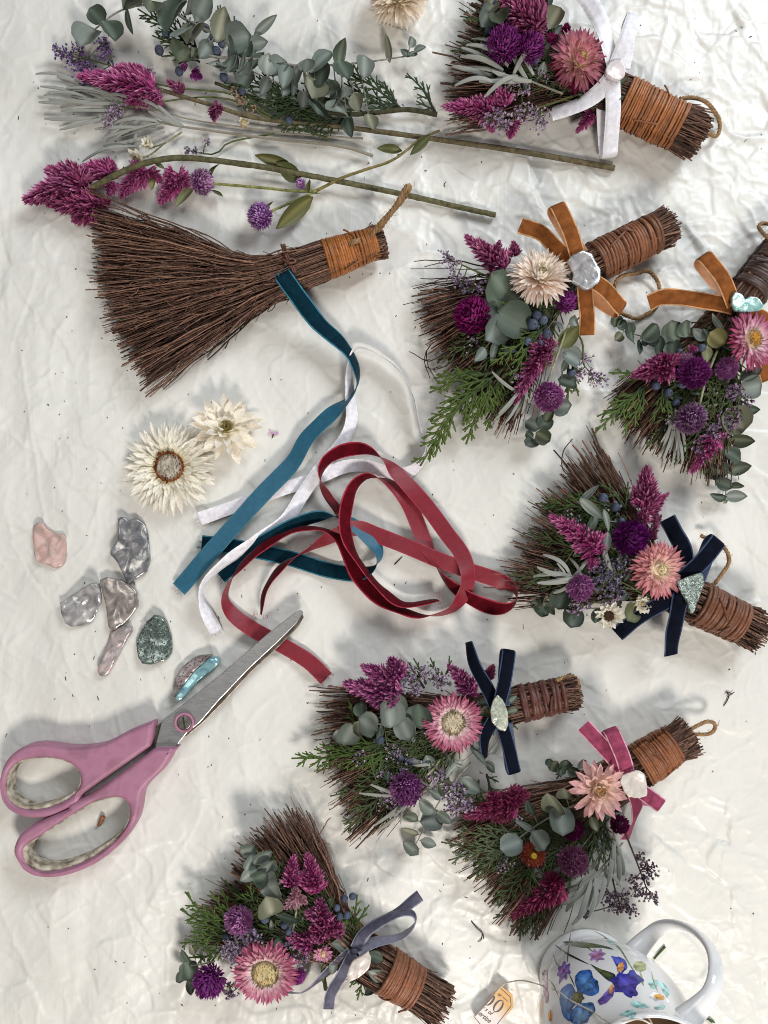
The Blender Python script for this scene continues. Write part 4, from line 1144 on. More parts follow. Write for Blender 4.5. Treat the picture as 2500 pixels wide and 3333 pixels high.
# --- navy ribbon, right
z = Zoom(1600, 1400, .5425)
R = broom('twig_broom', 'broom with salmon strawflower and navy velvet bow by the right edge', z(1490, 1158, 66), z(1235, 1035, 66), 64, 70,
          [z(620, 130), z(500, 200), z(400, 340), z(250, 540), z(190, 720), z(120, 900), z(150, 1040)], srgb(112, 70, 48), 17, 7.0, seed=14, n=440, stub=80, thick=84, ragged=0.06,
          loop=[z(1330, 930, 70), z(1370, 880, 70), z(1425, 790, 60), z(1400, 710, 60), z(1330, 670, 40), z(1255, 632, 20)])
mb = MB(); mb.tube(spline([z(520, 300, 60), z(430, 240, 40), z(430, 130, 30), z(486, 52, 20)], 16), 1.8, 5, TW0)
for a in ((640, 90, 780, 340), (690, 160, 820, 400), (610, 100, 700, 300)): mb.tube(spline([z(a[0], a[1], 40), z((a[0] + a[2]) / 2 + 10, (a[1] + a[3]) / 2, 60), z(a[2], a[3], 70)], 8), 2.4, 5, TW0)
mb.build('loose_twig', M['twig'], R, kind='stuff')
cedar(R, [(z(800, 470, 100), z(262, 440, 60)), (z(790, 470, 104), z(640, 310, 80)), (z(760, 480, 104), z(470, 400, 75)), (z(800, 480, 104), z(820, 310, 75)), (z(760, 520, 102), z(480, 520, 80)), (z(780, 560, 100), z(520, 600, 85))], seed=6, c0=srgb(26, 38, 22), c1=srgb(70, 92, 42), rad=3.8)
eucalyptus(R, [z(800, 560, 95), z(660, 530, 108), z(500, 420, 95)], [(z(590, 575, 112), 48, 'narrow'), (z(600, 480, 114), 52, 'narrow'), (z(580, 380, 100), 40, 'narrow'), (z(680, 690, 108), 44, 'narrow'), (z(690, 540, 114), 36, 'narrow')], 'pale', seed=10, rad=2.6)
eucalyptus(R, [z(780, 1060, 80), z(600, 1070, 80), z(280, 1060, 50)], [(z(415, 1010, 88), 36), (z(480, 1120, 70), 38), (z(300, 1075, 60), 28), (z(330, 1030, 68), 24), (z(350, 1080, 64), 22), (z(260, 1040, 54), 18), (z(625, 1120, 72), 30, 'oval'), (z(300, 1020, 60), 16), (z(750, 1030, 84), 26, 'oval')], 'dark', seed=11, rad=3)
eucalyptus(R, [z(880, 1000, 80), z(850, 1060, 84)], [(z(830, 1095, 92), 34)], 'dry', seed=12, rad=2.5)
sprigs_of_silver(R, z, (560, 900), [(250, 872), (275, 925), (312, 742), (470, 762), (270, 828), (310, 860), (375, 985), (580, 775), (390, 800), (330, 900)], 108, 4, 1.2)
silver_sprig(R, [z(760, 900, 100), z(720, 850, 118)], [z(668, 715, 122), z(690, 780, 124), z(700, 810, 120)], seed=5, wide=1.3)
statice(R, [z(960, 1020, 95), z(820, 930, 108), z(690, 880, 112)], [z(640, 860, 116), z(690, 830, 118), z(740, 860, 118), z(700, 910, 114), z(780, 780, 114), z(740, 940, 110), z(660, 920, 112)], seed=5, n=26, spread=26, size=9, col=srgb(104, 92, 120), col2=srgb(168, 160, 178))
statice(R, [z(900, 1010, 90), z(740, 1010, 92), z(480, 1070, 80)], [z(740, 1000, 98), z(690, 1020, 95), z(500, 1070, 84), z(560, 1050, 86), z(460, 1060, 82)], seed=6, n=16, spread=18, size=9)
berries(R, [(z(745, 465, 112), 15), (z(670, 405, 105), 15), (z(780, 545, 110), 11)])
celosia(R, [(z(925, 480, 90), z(940, 205, 100), 50), (z(940, 500, 88), z(1070, 370, 84), 28), (z(880, 440, 90), z(850, 330, 95), 26), (z(920, 560, 90), z(900, 470, 105), 30)], seed=9, cb=srgb(146, 28, 94))
celosia(R, [(z(640, 720, 118), z(335, 508, 105), 52), (z(650, 740, 112), z(640, 650, 132), 28), (z(610, 760, 108), z(590, 840, 110), 30)], seed=10)
celosia(R, [(z(950, 640, 80), z(1020, 500, 80), 22), (z(980, 560, 80), z(985, 470, 84), 18), (z(950, 660, 84), z(960, 600, 92), 22)], seed=11, cb=PLUM)
gomphrena(R, z(835, 645, 132), 58, srgb(108, 22, 110), srgb(160, 56, 156), (0, 0.1, 1), 10); gomphrena(R, z(530, 945, 122), 46, LILA, srgb(226, 176, 222), (-0.3, -0.2, 0.9), 11)
WD = [(13, 0.22, 0.72, 0.15, 0.1), (12, 0.22, 0.66, 0.45, 0.1), (10, 0.2, 0.5, 0.75, 0.2)]
strawflower(R, z(705, 1110, 90), 48, WD, ([WHT, WHT, WHT], [WHT, WHT, WHT]), axis=(-0.4, -0.2, 1), disc=(0.34, srgb(70, 50, 34), srgb(90, 66, 40), 0.2), width=0.3, seed=4, name='everlasting_daisy')
strawflower(R, z(905, 1045, 100), 34, WD, ([WHT, WHT, WHT], [WHT, WHT, WHT]), axis=(0.1, 0.1, 1), disc=(0.2, srgb(206, 196, 150), srgb(216, 206, 170), 0.2), width=0.34, seed=5, name='everlasting_daisy')
strawflower(R, z(1000, 838, 138), 92, rays(0.2), ([srgb(228, 178, 168), srgb(220, 152, 152), srgb(198, 116, 128)], [srgb(240, 222, 198), srgb(236, 198, 186), srgb(226, 168, 164)]), axis=(0.15, -0.05, 1), disc=(0.17, srgb(232, 218, 180), srgb(236, 222, 190), 0.2), width=0.13, seed=6)
bow(R, 'navy', [('loop', dict(knot=z(1150, 890, 140), tip=z(1355, 655, 150), back=z(1230, 900, 122))),
                ('tail', [(z(1160, 850, 138), 0), (z(1150, 720, 130), 20), (z(1095, 610, 125), 40), (z(1052, 530, 120), 30)]),
                ('tail', [(z(1150, 960, 135), 0), (z(1040, 1030, 115), 0), (z(900, 1110, 95), 10), (z(752, 1225, 70), 10)]),
                ('tail', [(z(1140, 980, 135), 0), (z(1110, 1120, 110), 0), (z(1085, 1240, 90), 5), (z(1075, 1350, 70), 20)])], 52, z(1150, 930, 138))
shell('shell_button', [z(x, y, 155) for x, y in ((1108, 905), (1160, 885), (1240, 855), (1262, 870), (1268, 930), (1240, 1010), (1200, 1095), (1180, 1095), (1165, 1030), (1130, 970))], 'abalone', 12, 9, parent=R, seed=6)

# --- navy ribbon, lower centre
z = Zoom(900, 2000, .6329)
R = broom('twig_broom', 'broom with rose strawflower, round grey-green leaves and navy bow in the lower centre', z(1468, 412, 58), z(1242, 462, 58), 54, 58,
          [z(255, 400), z(258, 560), z(290, 740), z(330, 900), z(400, 1070), z(500, 1100)], srgb(82, 46, 38), 10, 9.5, seed=15, n=440, stub=52, thick=84,
          loop=[z(1440, 340, 90), z(1490, 320, 70), z(1540, 330, 60), z(1555, 370, 50), z(1530, 360, 60), z(1500, 330, 60), z(1530, 315, 50)])
cedar(R, [(z(600, 660, 95), z(78, 740, 40)), (z(560, 690, 100), z(370, 800, 70)), (z(600, 690, 100), z(455, 860, 70)), (z(540, 660, 98), z(280, 680, 65)), (z(640, 690, 98), z(560, 850, 75)), (z(400, 560, 95), z(370, 440, 85))], seed=7, c0=srgb(34, 50, 22), c1=srgb(82, 106, 44), rad=4.2)
cedar(R, [(z(760, 380, 90), z(640, 232, 80)), (z(770, 360, 92), z(705, 225, 80)), (z(850, 340, 90), z(890, 212, 80)), (z(840, 350, 88), z(790, 222, 80)), (z(1180, 500, 60), z(1240, 590, 60)), (z(1200, 470, 60), z(1250, 560, 50)), (z(1080, 820, 70), z(1160, 970, 40)), (z(1040, 850, 70), z(950, 1150, 30))], seed=8, c0=srgb(30, 40, 26), c1=srgb(72, 92, 52), rad=3.6)
eucalyptus(R, [z(760, 560, 105), z(600, 560, 112), z(440, 570, 108), z(350, 610, 95)], [(z(580, 505, 136), 48), (z(465, 560, 130), 40), (z(372, 612, 118), 40), (z(425, 590, 116), 26), (z(660, 585, 122), 40), (z(735, 515, 118), 46, 'round'), (z(530, 612, 112), 24, 'oval'), (z(440, 490, 112), 26), (z(620, 450, 112), 34), (z(330, 630, 100), 26), (z(710, 630, 104), 22, 'oval')], 'pale', seed=13, rad=4)
eucalyptus(R, [z(1000, 760, 90), z(880, 900, 85), z(780, 1060, 50), z(690, 1235, 15)], [(z(1000, 878, 88), 40, 'oval'), (z(955, 900, 86), 26), (z(850, 880, 92), 28), (z(825, 925, 88), 28, 'oval'), (z(800, 1062, 62), 38), (z(685, 1110, 40), 32, 'oval'), (z(690, 1200, 24), 34, 'oval'), (z(782, 1175, 26), 28, 'oval'), (z(765, 985, 74), 38, 'oval'), (z(865, 1040, 56), 30, 'oval'), (z(690, 1040, 50), 28, 'oval'), (z(690, 1225, 16), 12, 'oval')], 'pale', seed=14, rad=2.8)
eucalyptus(R, [z(980, 640, 90), z(1030, 720, 80), z(1110, 790, 60)], [(z(1100, 785, 66), 26, 'oval'), (z(1035, 720, 88), 46, 'narrow'), (z(905, 790, 96), 44, 'narrow'), (z(1115, 690, 60), 22, 'oval')], 'pale', seed=15, rad=2.2)
eucalyptus(R, [z(1240, 560, 50), z(1215, 500, 90), z(1200, 430, 110)], [(z(1215, 435, 116), 18, 'oval'), (z(1210, 495, 108), 20, 'oval'), (z(1075, 500, 100), 28, 'oval'), (z(1060, 450, 96), 20, 'oval')], 'dark', seed=16, rad=2.4)
sprigs_of_silver(R, z, (740, 920), [(425, 912), (482, 880), (500, 1080), (540, 1060), (600, 1040), (640, 1080), (520, 1120), (580, 1080)], 88, 6, 0.9)
silver_sprig(R, [z(860, 740, 85), z(800, 780, 100)], [z(700, 780, 108), z(740, 800, 104), z(880, 860, 100), z(960, 780, 98), z(690, 750, 104)], seed=7)
stem_part(R, [z(860, 720, 95), z(810, 790, 108), z(770, 830, 110)], 4, 3.5, srgb(132, 136, 100))
statice(R, [z(900, 360, 95), z(780, 330, 98), z(640, 340, 98)], [z(680, 300, 108), z(640, 340, 108), z(700, 350, 106), z(705, 390, 106), z(760, 300, 104), z(815, 330, 102), z(850, 345, 98)], seed=7, n=24, spread=22, size=9)
statice(R, [z(800, 700, 95), z(680, 740, 100), z(600, 700, 96)], [z(600, 700, 100), z(650, 715, 102), z(640, 780, 104), z(560, 825, 98), z(570, 920, 100), z(600, 950, 98), z(625, 990, 95)], seed=8, n=20, spread=20, size=9)
statice(R, [z(880, 800, 95), z(900, 900, 92), z(980, 980, 80)], [z(810, 830, 104), z(840, 840, 102), z(885, 900, 98), z(900, 950, 95), z(930, 980, 92), z(985, 985, 85), z(945, 900, 95), z(900, 1000, 88)], seed=9, n=22, spread=20, size=10)
berries(R, [(z(532, 645, 110), 15), (z(640, 740, 102), 12), (z(690, 755, 100), 11), (z(775, 760, 100), 10)])
celosia(R, [(z(640, 420, 110), z(335, 345, 95), 60), (z(620, 340, 115), z(430, 260, 110), 46), (z(640, 330, 112), z(580, 225, 115), 46), (z(620, 430, 110), z(480, 465, 100), 44)], seed=12, cb=srgb(150, 44, 122))
celosia(R, [(z(1000, 400, 95), z(880, 250, 95), 40), (z(990, 410, 92), z(1030, 370, 98), 28)], seed=13, cb=srgb(136, 30, 104))
celosia(R, [(z(1080, 330, 80), z(1115, 255, 80), 26)], seed=14, cb=ROSE, ct=ROSE_T)
gomphrena(R, z(668, 895, 128), 56, srgb(148, 60, 146), srgb(232, 180, 222), (-0.2, -0.1, 1), 12)
PINKF = ([srgb(228, 190, 196), srgb(206, 128, 154), srgb(172, 66, 108)], [srgb(242, 234, 222), srgb(238, 208, 210), srgb(214, 142, 166)])
strawflower(R, z(908, 556, 136), 96, rays(0.36), PINKF, axis=(0.05, 0.02, 1), disc=(0.38, srgb(190, 180, 156), srgb(150, 132, 106), 0.08, srgb(196, 142, 50)), width=0.10, seed=7)
bow(R, 'navy', [('tail', [(z(1130, 480, 130), 0), (z(1085, 380, 130), 10), (z(1020, 260, 120), 30), (z(988, 140, 110), 60)]),
                ('loop', dict(knot=z(1140, 480, 132), tip=z(1192, 182, 145), back=z(1165, 470, 118))),
                ('tail', [(z(1120, 540, 128), 0), (z(1075, 630, 105), 25), (z(1070, 740, 80), 50)]),
                ('loop', dict(knot=z(1150, 530, 130), tip=z(1222, 815, 80), back=z(1180, 560, 112)))], 42, z(1140, 510, 128))
shell('shell_button', [z(x, y, 145) for x, y in ((1135, 408), (1165, 440), (1188, 500), (1188, 570), (1175, 600), (1140, 590), (1105, 550), (1098, 490), (1112, 440))], 'opal', 11, 9, parent=R, seed=7)

# --- pink ribbon, lower right
z = Zoom(1400, 2250, .663)
R = broom('twig_broom', 'broom with peach strawflower and dusty pink velvet bow above the mug', z(1190, 262, 66), z(1025, 368, 66), 60, 70,
          [z(130, 560), z(140, 700), z(230, 880), z(330, 1010), z(450, 1110), z(560, 1120)], srgb(130, 78, 46), 21, 4.8, seed=16, n=440, stub=66, thick=84,
          loop=[z(1195, 215, 80), z(1270, 190, 70), z(1360, 148, 60), z(1400, 165, 55), z(1385, 200, 55), z(1340, 212, 60), z(1225, 205, 75)])
DG0, DG1 = srgb(40, 48, 34), srgb(96, 106, 74)
cedar(R, [(z(440, 760, 95), z(130, 690, 60)), (z(450, 790, 96), z(90, 830, 45)), (z(430, 800, 98), z(210, 880, 60)), (z(380, 850, 85), z(55, 740, 25)), (z(470, 780, 98), z(260, 800, 80)), (z(420, 700, 95), z(240, 670, 80)), (z(460, 820, 92), z(330, 930, 65)), (z(380, 760, 96), z(170, 770, 60)), (z(400, 840, 90), z(250, 920, 50))], seed=9, c0=DG0, c1=DG1, rad=4.2)
cedar(R, [(z(860, 640, 100), z(820, 880, 85)), (z(840, 680, 100), z(760, 900, 85)), (z(860, 700, 96), z(880, 870, 70)), (z(600, 640, 100), z(500, 860, 80)), (z(640, 700, 98), z(560, 900, 80))], seed=10, c0=DG0, c1=srgb(82, 94, 62), rad=3.8)
cedar(R, [(z(470, 1050, 40), z(390, 1200, 10)), (z(480, 1050, 40), z(440, 1225, 10)), (z(500, 1060, 40), z(530, 1220, 10)), (z(440, 1080, 40), z(310, 1115, 10)), (z(700, 360, 90), z(620, 430, 70)), (z(1040, 400, 60), z(1060, 460, 40))], seed=11, c0=DG0, c1=srgb(86, 100, 70), rad=4)
eucalyptus(R, [z(760, 540, 105), z(640, 590, 112), z(520, 660, 112), z(410, 740, 100)], [(z(595, 530, 130), 58, 'oval'), (z(632, 630, 132), 46, 'round'), (z(400, 755, 116), 38, 'round'), (z(535, 730, 126), 34, 'round'), (z(470, 662, 114), 40, 'narrow'), (z(490, 572, 108), 28, 'oval'), (z(660, 490, 114), 26), (z(800, 650, 112), 24, 'oval')], 'pale', seed=17, rad=4.2)
eucalyptus(R, [z(780, 370, 90), z(690, 380, 84), z(580, 370, 60)], [(z(605, 365, 74), 20), (z(660, 360, 84), 20), (z(585, 350, 62), 14), (z(700, 390, 92), 20), (z(740, 350, 94), 18), (z(640, 390, 80), 16)], 'dark', seed=18, rad=2.4)
sprigs_of_silver(R, z, (915, 780), [(580, 940), (590, 985), (645, 1050), (660, 1075), (700, 1150), (770, 1110), (640, 915), (940, 950), (720, 1110), (800, 1080), (650, 1000)], 66, 8, 1.3)
silver_sprig(R, [z(900, 680, 90), z(905, 760, 85)], [z(890, 900, 60), z(930, 950, 40), z(960, 900, 40), z(860, 960, 60), z(940, 860, 56)], seed=9, wide=1.2)
statice(R, [z(960, 700, 80), z(1000, 800, 60), z(1060, 960, 40)], [z(1035, 810, 60), z(1060, 860, 55), z(1090, 870, 48), z(1000, 920, 55), z(1060, 920, 48), z(1010, 980, 50), z(1060, 1000, 42), z(1105, 1020, 36)], seed=10, n=18, spread=16, size=9, col=srgb(92, 72, 86), col2=srgb(150, 128, 142), cs=srgb(74, 60, 48))
statice(R, [z(890, 860, 70), z(900, 940, 60), z(930, 1040, 40)], [z(860, 1000, 60), z(900, 1020, 55), z(940, 1000, 52), z(880, 1050, 48), z(960, 1060, 44), z(920, 1070, 40), z(990, 1070, 36), z(760, 1090, 36)], seed=11, n=18, spread=16, size=9, col=srgb(92, 72, 86), col2=srgb(150, 128, 142), cs=srgb(74, 60, 48))
celosia(R, [(z(430, 540, 100), z(150, 615, 70), 50), (z(400, 520, 104), z(480, 500, 112), 40), (z(330, 560, 100), z(290, 500, 112), 36), (z(380, 580, 98), z(330, 640, 90), 36)], seed=15, cb=srgb(138, 32, 88), ct=srgb(204, 110, 140))
celosia(R, [(z(650, 930, 95), z(382, 1112, 60), 56), (z(620, 960, 92), z(590, 880, 112), 36), (z(600, 1000, 88), z(640, 1020, 70), 34)], seed=16, cb=srgb(142, 30, 82), ct=srgb(206, 96, 134))
gomphrena(R, z(700, 678, 126), 36, WINE, WINE_T, (0, 0.2, 1), 13); gomphrena(R, z(930, 655, 126), 32, WINE, srgb(140, 30, 96), (0.2, 0.4, 0.8), 14); gomphrena(R, z(700, 832, 122), 50, srgb(140, 62, 116), srgb(216, 160, 186), (0, 0.2, 1), 15)
strawflower(R, z(505, 802, 118), 42, DOME, ([srgb(120, 50, 40), srgb(132, 40, 46), srgb(116, 30, 40)], [srgb(214, 160, 70), srgb(196, 120, 60), srgb(170, 80, 50)]), axis=(0, 0.1, 1), disc=(0.26, srgb(206, 170, 70), srgb(206, 160, 70), 0.3), width=0.22, seed=8, name='strawflower_bud')
PEACH = ([srgb(240, 210, 194), srgb(236, 196, 188), srgb(220, 162, 166)], [srgb(244, 230, 202), srgb(243, 224, 202), srgb(240, 212, 194)])
strawflower(R, z(822, 482, 138), 96, [(14, 0.2, 0.80, 0.08, 0.0), (14, 0.2, 0.74, 0.3, 0.05), (13, 0.18, 0.62, 0.55, 0.2), (12, 0.16, 0.46, 0.85, 0.45), (10, 0.12, 0.34, 1.1, 0.6)], PEACH, axis=(0.12, 0.08, 1), disc=(0.12, srgb(206, 160, 110), srgb(226, 196, 150), 0.2), width=0.22, seed=9)
bow(R, 'pink', [('tail', [(z(965, 410, 138), 0), (z(900, 330, 140), 0), (z(820, 240, 138), 5), (z(752, 168, 132), 0)]),
                ('loop', dict(knot=z(970, 410, 130), tip=z(880, 185, 135), back=z(975, 390, 114))),
                ('loop', dict(knot=z(1010, 470, 128), tip=z(1132, 560, 92), back=z(1010, 510, 104))),
                ('tail', [(z(1005, 500, 125), 0), (z(1018, 570, 95), 30), (z(1000, 640, 70), 50), (z(955, 725, 50), 30)])], 48, z(990, 450, 132))
shell('shell_button', [z(x, y, 150) for x, y in ((940, 410), (1010, 385), (1045, 400), (1060, 450), (1065, 510), (1020, 522), (970, 515), (945, 480), (930, 440))], 'pearl', 9, 6, parent=R, seed=8)

# --- grey ribbon, bottom
z = Zoom(500, 2550, .6028)
R = broom('twig_broom', 'broom with yellow-centred pink strawflower and thin grey bow at the bottom', z(1418, 1108, 68), z(1248, 1005, 68), 66, 72,
          [z(800, 150), z(640, 190), z(560, 280), z(430, 480), z(330, 640), z(250, 780)], srgb(128, 80, 54), 19, 5.4, seed=17, n=460, stub=105, thick=84)
mb = MB()
for a in ((875, 320, 905, 250, 955, 185), (905, 300, 960, 430, 1040, 600), (880, 330, 960, 480, 1010, 620), (745, 130, 800, 220, 860, 330), (570, 270, 540, 250, 525, 235), (700, 150, 760, 240, 840, 330), (930, 330, 900, 300, 955, 330)):
    mb.tube(wig([z(a[0], a[1], 40), z(a[2], a[3], 50), z(a[4], a[5], 40)], 12), np.linspace(2.8, 1.8, 12), 5, TW1 * 0.7)
mb.build('loose_twig', M['twig'], R, kind='stuff')
cedar(R, [(z(400, 780, 92), z(170, 585, 55)), (z(400, 790, 92), z(145, 680, 50)), (z(390, 760, 95), z(305, 580, 70)), (z(410, 770, 95), z(370, 570, 80)), (z(380, 840, 90), z(145, 862, 50)), (z(400, 820, 92), z(200, 800, 65)), (z(380, 880, 86), z(190, 940, 55)), (z(420, 860, 92), z(300, 980, 70))], seed=12, c0=srgb(30, 44, 20), c1=srgb(84, 106, 44), rad=4.4)
cedar(R, [(z(1040, 830, 90), z(1165, 655, 60)), (z(1040, 840, 92), z(1100, 600, 75)), (z(1060, 820, 90), z(1040, 700, 100)), (z(540, 640, 100), z(530, 500, 110)), (z(540, 630, 98), z(425, 590, 95)), (z(640, 800, 98), z(560, 760, 104)), (z(1150, 1000, 60), z(1100, 1170, 30)), (z(1200, 980, 70), z(1270, 1050, 60)), (z(1130, 980, 60), z(1060, 1100, 40))], seed=13, c0=srgb(32, 44, 24), c1=srgb(80, 100, 44), rad=3.8)
eucalyptus(R, [z(650, 700, 100), z(620, 560, 116), z(560, 450, 112), z(500, 350, 100)], [(z(510, 358, 118), 28), (z(590, 395, 128), 38, 'oval'), (z(525, 425, 120), 32, 'oval'), (z(612, 450, 124), 34, 'round'), (z(515, 490, 118), 34, 'oval'), (z(578, 500, 118), 30), (z(645, 545, 132), 46), (z(622, 642, 128), 42), (z(740, 720, 112), 40, 'narrow')], 'pale', seed=19, rad=4)
eucalyptus(R, [z(330, 960, 90), z(240, 980, 70), z(150, 990, 40)], [(z(175, 930, 52), 30, 'oval'), (z(190, 1010, 56), 32), (z(205, 1095, 44), 26, 'oval'), (z(145, 1040, 36), 20), (z(260, 920, 72), 30, 'narrow'), (z(210, 895, 60), 20, 'oval')], 'pale', seed=20, rad=3)
eucalyptus(R, [z(1220, 1080, 70), z(1215, 980, 105), z(1190, 900, 110)], [(z(1195, 930, 118), 30, 'oval'), (z(1205, 1020, 110), 34, 'oval'), (z(1140, 1020, 90), 24, 'oval'), (z(1170, 1110, 60), 24, 'oval'), (z(1010, 870, 110), 30, 'oval')], 'dark', seed=21, rad=2.4)
stem_part(R, [z(750, 800, 105), z(765, 720, 116), z(780, 640, 120)], 3, 2.4, srgb(132, 136, 110))
stem_part(R, [z(960, 950, 90), z(915, 1000, 80), z(930, 1110, 40)], 6, 7, srgb(112, 116, 78))
statice(R, [z(620, 880, 100), z(500, 840, 110), z(430, 900, 100)], [z(500, 820, 118), z(470, 850, 116), z(430, 890, 112), z(400, 910, 108), z(450, 930, 110), z(470, 970, 106), z(530, 850, 116), z(490, 900, 112)], seed=12, n=26, spread=24, size=10)
statice(R, [z(880, 940, 90), z(780, 910, 98), z(720, 890, 98)], [z(730, 890, 108), z(760, 920, 104), z(800, 950, 100), z(400, 1100, 70), z(420, 1130, 60)], seed=13, n=20, spread=18, size=9)
berries(R, [(z(1030, 622, 108), 12), (z(1075, 610, 104), 12), (z(990, 672, 108), 11), (z(1005, 720, 106), 12), (z(1045, 712, 106), 12), (z(600, 732, 106), 14), (z(390, 830, 100), 12), (z(705, 765, 104), 12), (z(730, 805, 104), 12)])
celosia(R, [(z(740, 560, 105), z(752, 378, 95), 36), (z(870, 590, 105), z(830, 365, 95), 44), (z(860, 560, 100), z(915, 520, 100), 26), (z(830, 560, 108), z(800, 470, 112), 26)], seed=17)
celosia(R, [(z(930, 780, 110), z(890, 620, 115), 46), (z(860, 860, 105), z(720, 830, 108), 44), (z(960, 820, 105), z(990, 730, 108), 40), (z(920, 840, 110), z(850, 770, 125), 38), (z(900, 720, 110), z(820, 690, 108), 30)], seed=18, cb=srgb(150, 30, 104))
celosia(R, [(z(780, 620, 125), z(700, 665, 118), 30), (z(775, 610, 125), z(765, 560, 130), 22), (z(780, 620, 124), z(830, 645, 120), 20)], seed=19, cb=srgb(196, 130, 150), ct=srgb(232, 200, 206))
gomphrena(R, z(460, 738, 122), 47, LILA, srgb(224, 180, 220), (-0.4, 0.3, 0.8), 16); gomphrena(R, z(302, 1066, 92), 54, srgb(114, 32, 116), srgb(184, 84, 176), (-0.4, -0.4, 0.7), 17); gomphrena(R, z(780, 1040, 92), 26, PURP, PURP_T, (0.6, -0.5, 0.5), 18)
strawflower(R, z(915, 912, 112), 36, WD, ([srgb(196, 110, 150), srgb(206, 130, 170), srgb(206, 140, 176)], [srgb(232, 196, 196), srgb(226, 180, 190), srgb(220, 166, 186)]), axis=(0.1, -0.2, 1), disc=(0.2, srgb(226, 200, 170), srgb(226, 200, 170), 0.3), width=0.26, seed=10, name='strawflower_bud')
strawflower(R, z(604, 1020, 130), 106, rays(0.38), PINKF, axis=(-0.02, -0.12, 1), disc=(0.40, srgb(192, 176, 132), srgb(140, 120, 92), 0.08, srgb(190, 136, 44)), width=0.105, seed=11)
bow(R, 'grey', [('loop', [(z(1090, 890, 130), 0), (z(1150, 800, 140), 40), (z(1300, 710, 150), 70), (z(1395, 700, 145), 80), (z(1410, 760, 140), 90), (z(1330, 830, 132), 100), (z(1190, 860, 125), 120), (z(1100, 900, 120), 150)]),
                ('tail', [(z(1095, 890, 128), 0), (z(1170, 780, 132), 40), (z(1310, 700, 120), 60), (z(1440, 605, 105), 30)]),
                ('tail', [(z(1080, 920, 128), 0), (z(1020, 1030, 110), 0), (z(960, 1130, 90), 5), (z(945, 1215, 70), 10)]),
                ('tail', [(z(1070, 910, 126), 0), (z(960, 1000, 90), 20), (z(870, 1080, 50), 50), (z(790, 1130, 30), 70), (z(700, 1122, 30), 80)])], 36, z(1085, 905, 128))
shell('shell_button', [z(x, y, 150) for x, y in ((1160, 900), (1175, 940), (1165, 990), (1110, 1040), (1060, 1062), (1042, 1030), (1055, 985), (1075, 950), (1120, 925))], 'pearl', 14, 12, parent=R, seed=9)
# ------------------------------------------------------------------ loose cuttings at the top left
def loose(name, label, at): return thing(name, label, 'plant', at, 'loose dried cuttings')

T = loose('eucalyptus_branch', 'long grey-green eucalyptus branch with paired round leaves across the top', zb(700, 430))
eucalyptus(T, [za(1300, 330, 66), zb(0, 385, 66), zb(280, 400, 66), zb(530, 440, 64), zb(780, 440, 58), zb(1050, 415, 40), zb(1300, 378, 22)],
           [(zb(100, 455, 66), 35), (zb(350, 455, 76), 47, 'oval'), (zb(480, 530, 66), 44, 'oval'), (zb(425, 460, 60), 35), (zb(230, 490, 62), 37), (zb(620, 490, 74), 45, 'oval'), (zb(712, 410, 74), 47, 'oval'), (zb(712, 510, 66), 41), (zb(635, 620, 66), 50), (zb(768, 612, 62), 37), (zb(848, 370, 62), 41, 'oval'), (zb(872, 510, 66), 54, 'oval'), (zb(1010, 480, 48), 50, 'oval'), (zb(870, 655, 52), 33), (zb(958, 705, 46), 39, 'oval'), (zb(835, 758, 56), 44), (zb(690, 756, 56), 41), (zb(900, 852, 36), 35, 'oval'), (zb(1050, 845, 30), 39, 'oval'), (zb(1172, 330, 34), 44, 'narrow'), (zb(1325, 290, 34), 16), (zb(1382, 340, 30), 22, 'oval'), (zb(1285, 358, 28), 20, 'oval'), (zb(1335, 372, 30), 16), (zb(180, 440, 74), 41, 'narrow'), (zb(170, 310, 72), 41), (zb(540, 600, 52), 37, 'narrow')], 'pale', name='stem', seed=31, rad=5)
T = loose('eucalyptus_branch', 'eucalyptus branch with broad leaves running off the top edge at the left', za(1100, 150))
eucalyptus(T, [za(1560, 300, 66), za(1400, 205, 70), za(1250, 130, 72), za(1100, 45, 66), za(920, 40, 54), za(780, 90, 44), za(650, 190, 34)],
           [(za(600, 285, 36), 47), (za(655, 105, 44), 33), (za(745, 215, 48), 44), (za(870, 150, 50), 45, 'narrow'), (za(920, 40, 60), 44), (za(1020, 85, 64), 39), (za(1180, 105, 86), 60), (za(1235, 255, 72), 41), (za(1330, 235, 76), 45), (za(1370, 50, 74), 52, 'oval'), (za(1620, 290, 74), 44), (za(1250, 415, 62), 44), (za(1335, 400, 60), 33, 'oval'), (za(1490, 180, 78), 52, 'oval'), (za(1440, 470, 58), 35, 'oval'), (za(1390, 350, 66), 41, 'oval'), (za(1580, 440, 60), 33), (za(1800, 190, 50), 47, 'narrow'), (za(1740, 300, 58), 35, 'oval'), (za(1280, 40, 70), 35)], 'pale', name='stem', seed=32, rad=5)

T = loose('eucalyptus_branch', 'short eucalyptus tip with folded leaves tucked behind the long branch', zb(420, 560))
eucalyptus(T, [zb(900, 720, 30), zb(640, 640, 44), zb(380, 540, 50), zb(120, 420, 52)], [(zb(820, 640, 44), 34, 'oval'), (zb(760, 740, 40), 34), (zb(700, 580, 52), 34, 'oval'), (zb(600, 690, 46), 36, 'oval'), (zb(540, 520, 56), 36), (zb(480, 620, 50), 34, 'oval'), (zb(400, 450, 60), 34, 'oval'), (zb(340, 580, 50), 32, 'oval'), (zb(280, 420, 60), 36, 'oval'), (zb(200, 520, 52), 34), (zb(120, 380, 60), 34, 'oval'), (zb(60, 470, 54), 32, 'oval'), (zb(240, 340, 62), 30, 'oval')], 'pale', name='stem', seed=37, rad=3.4)

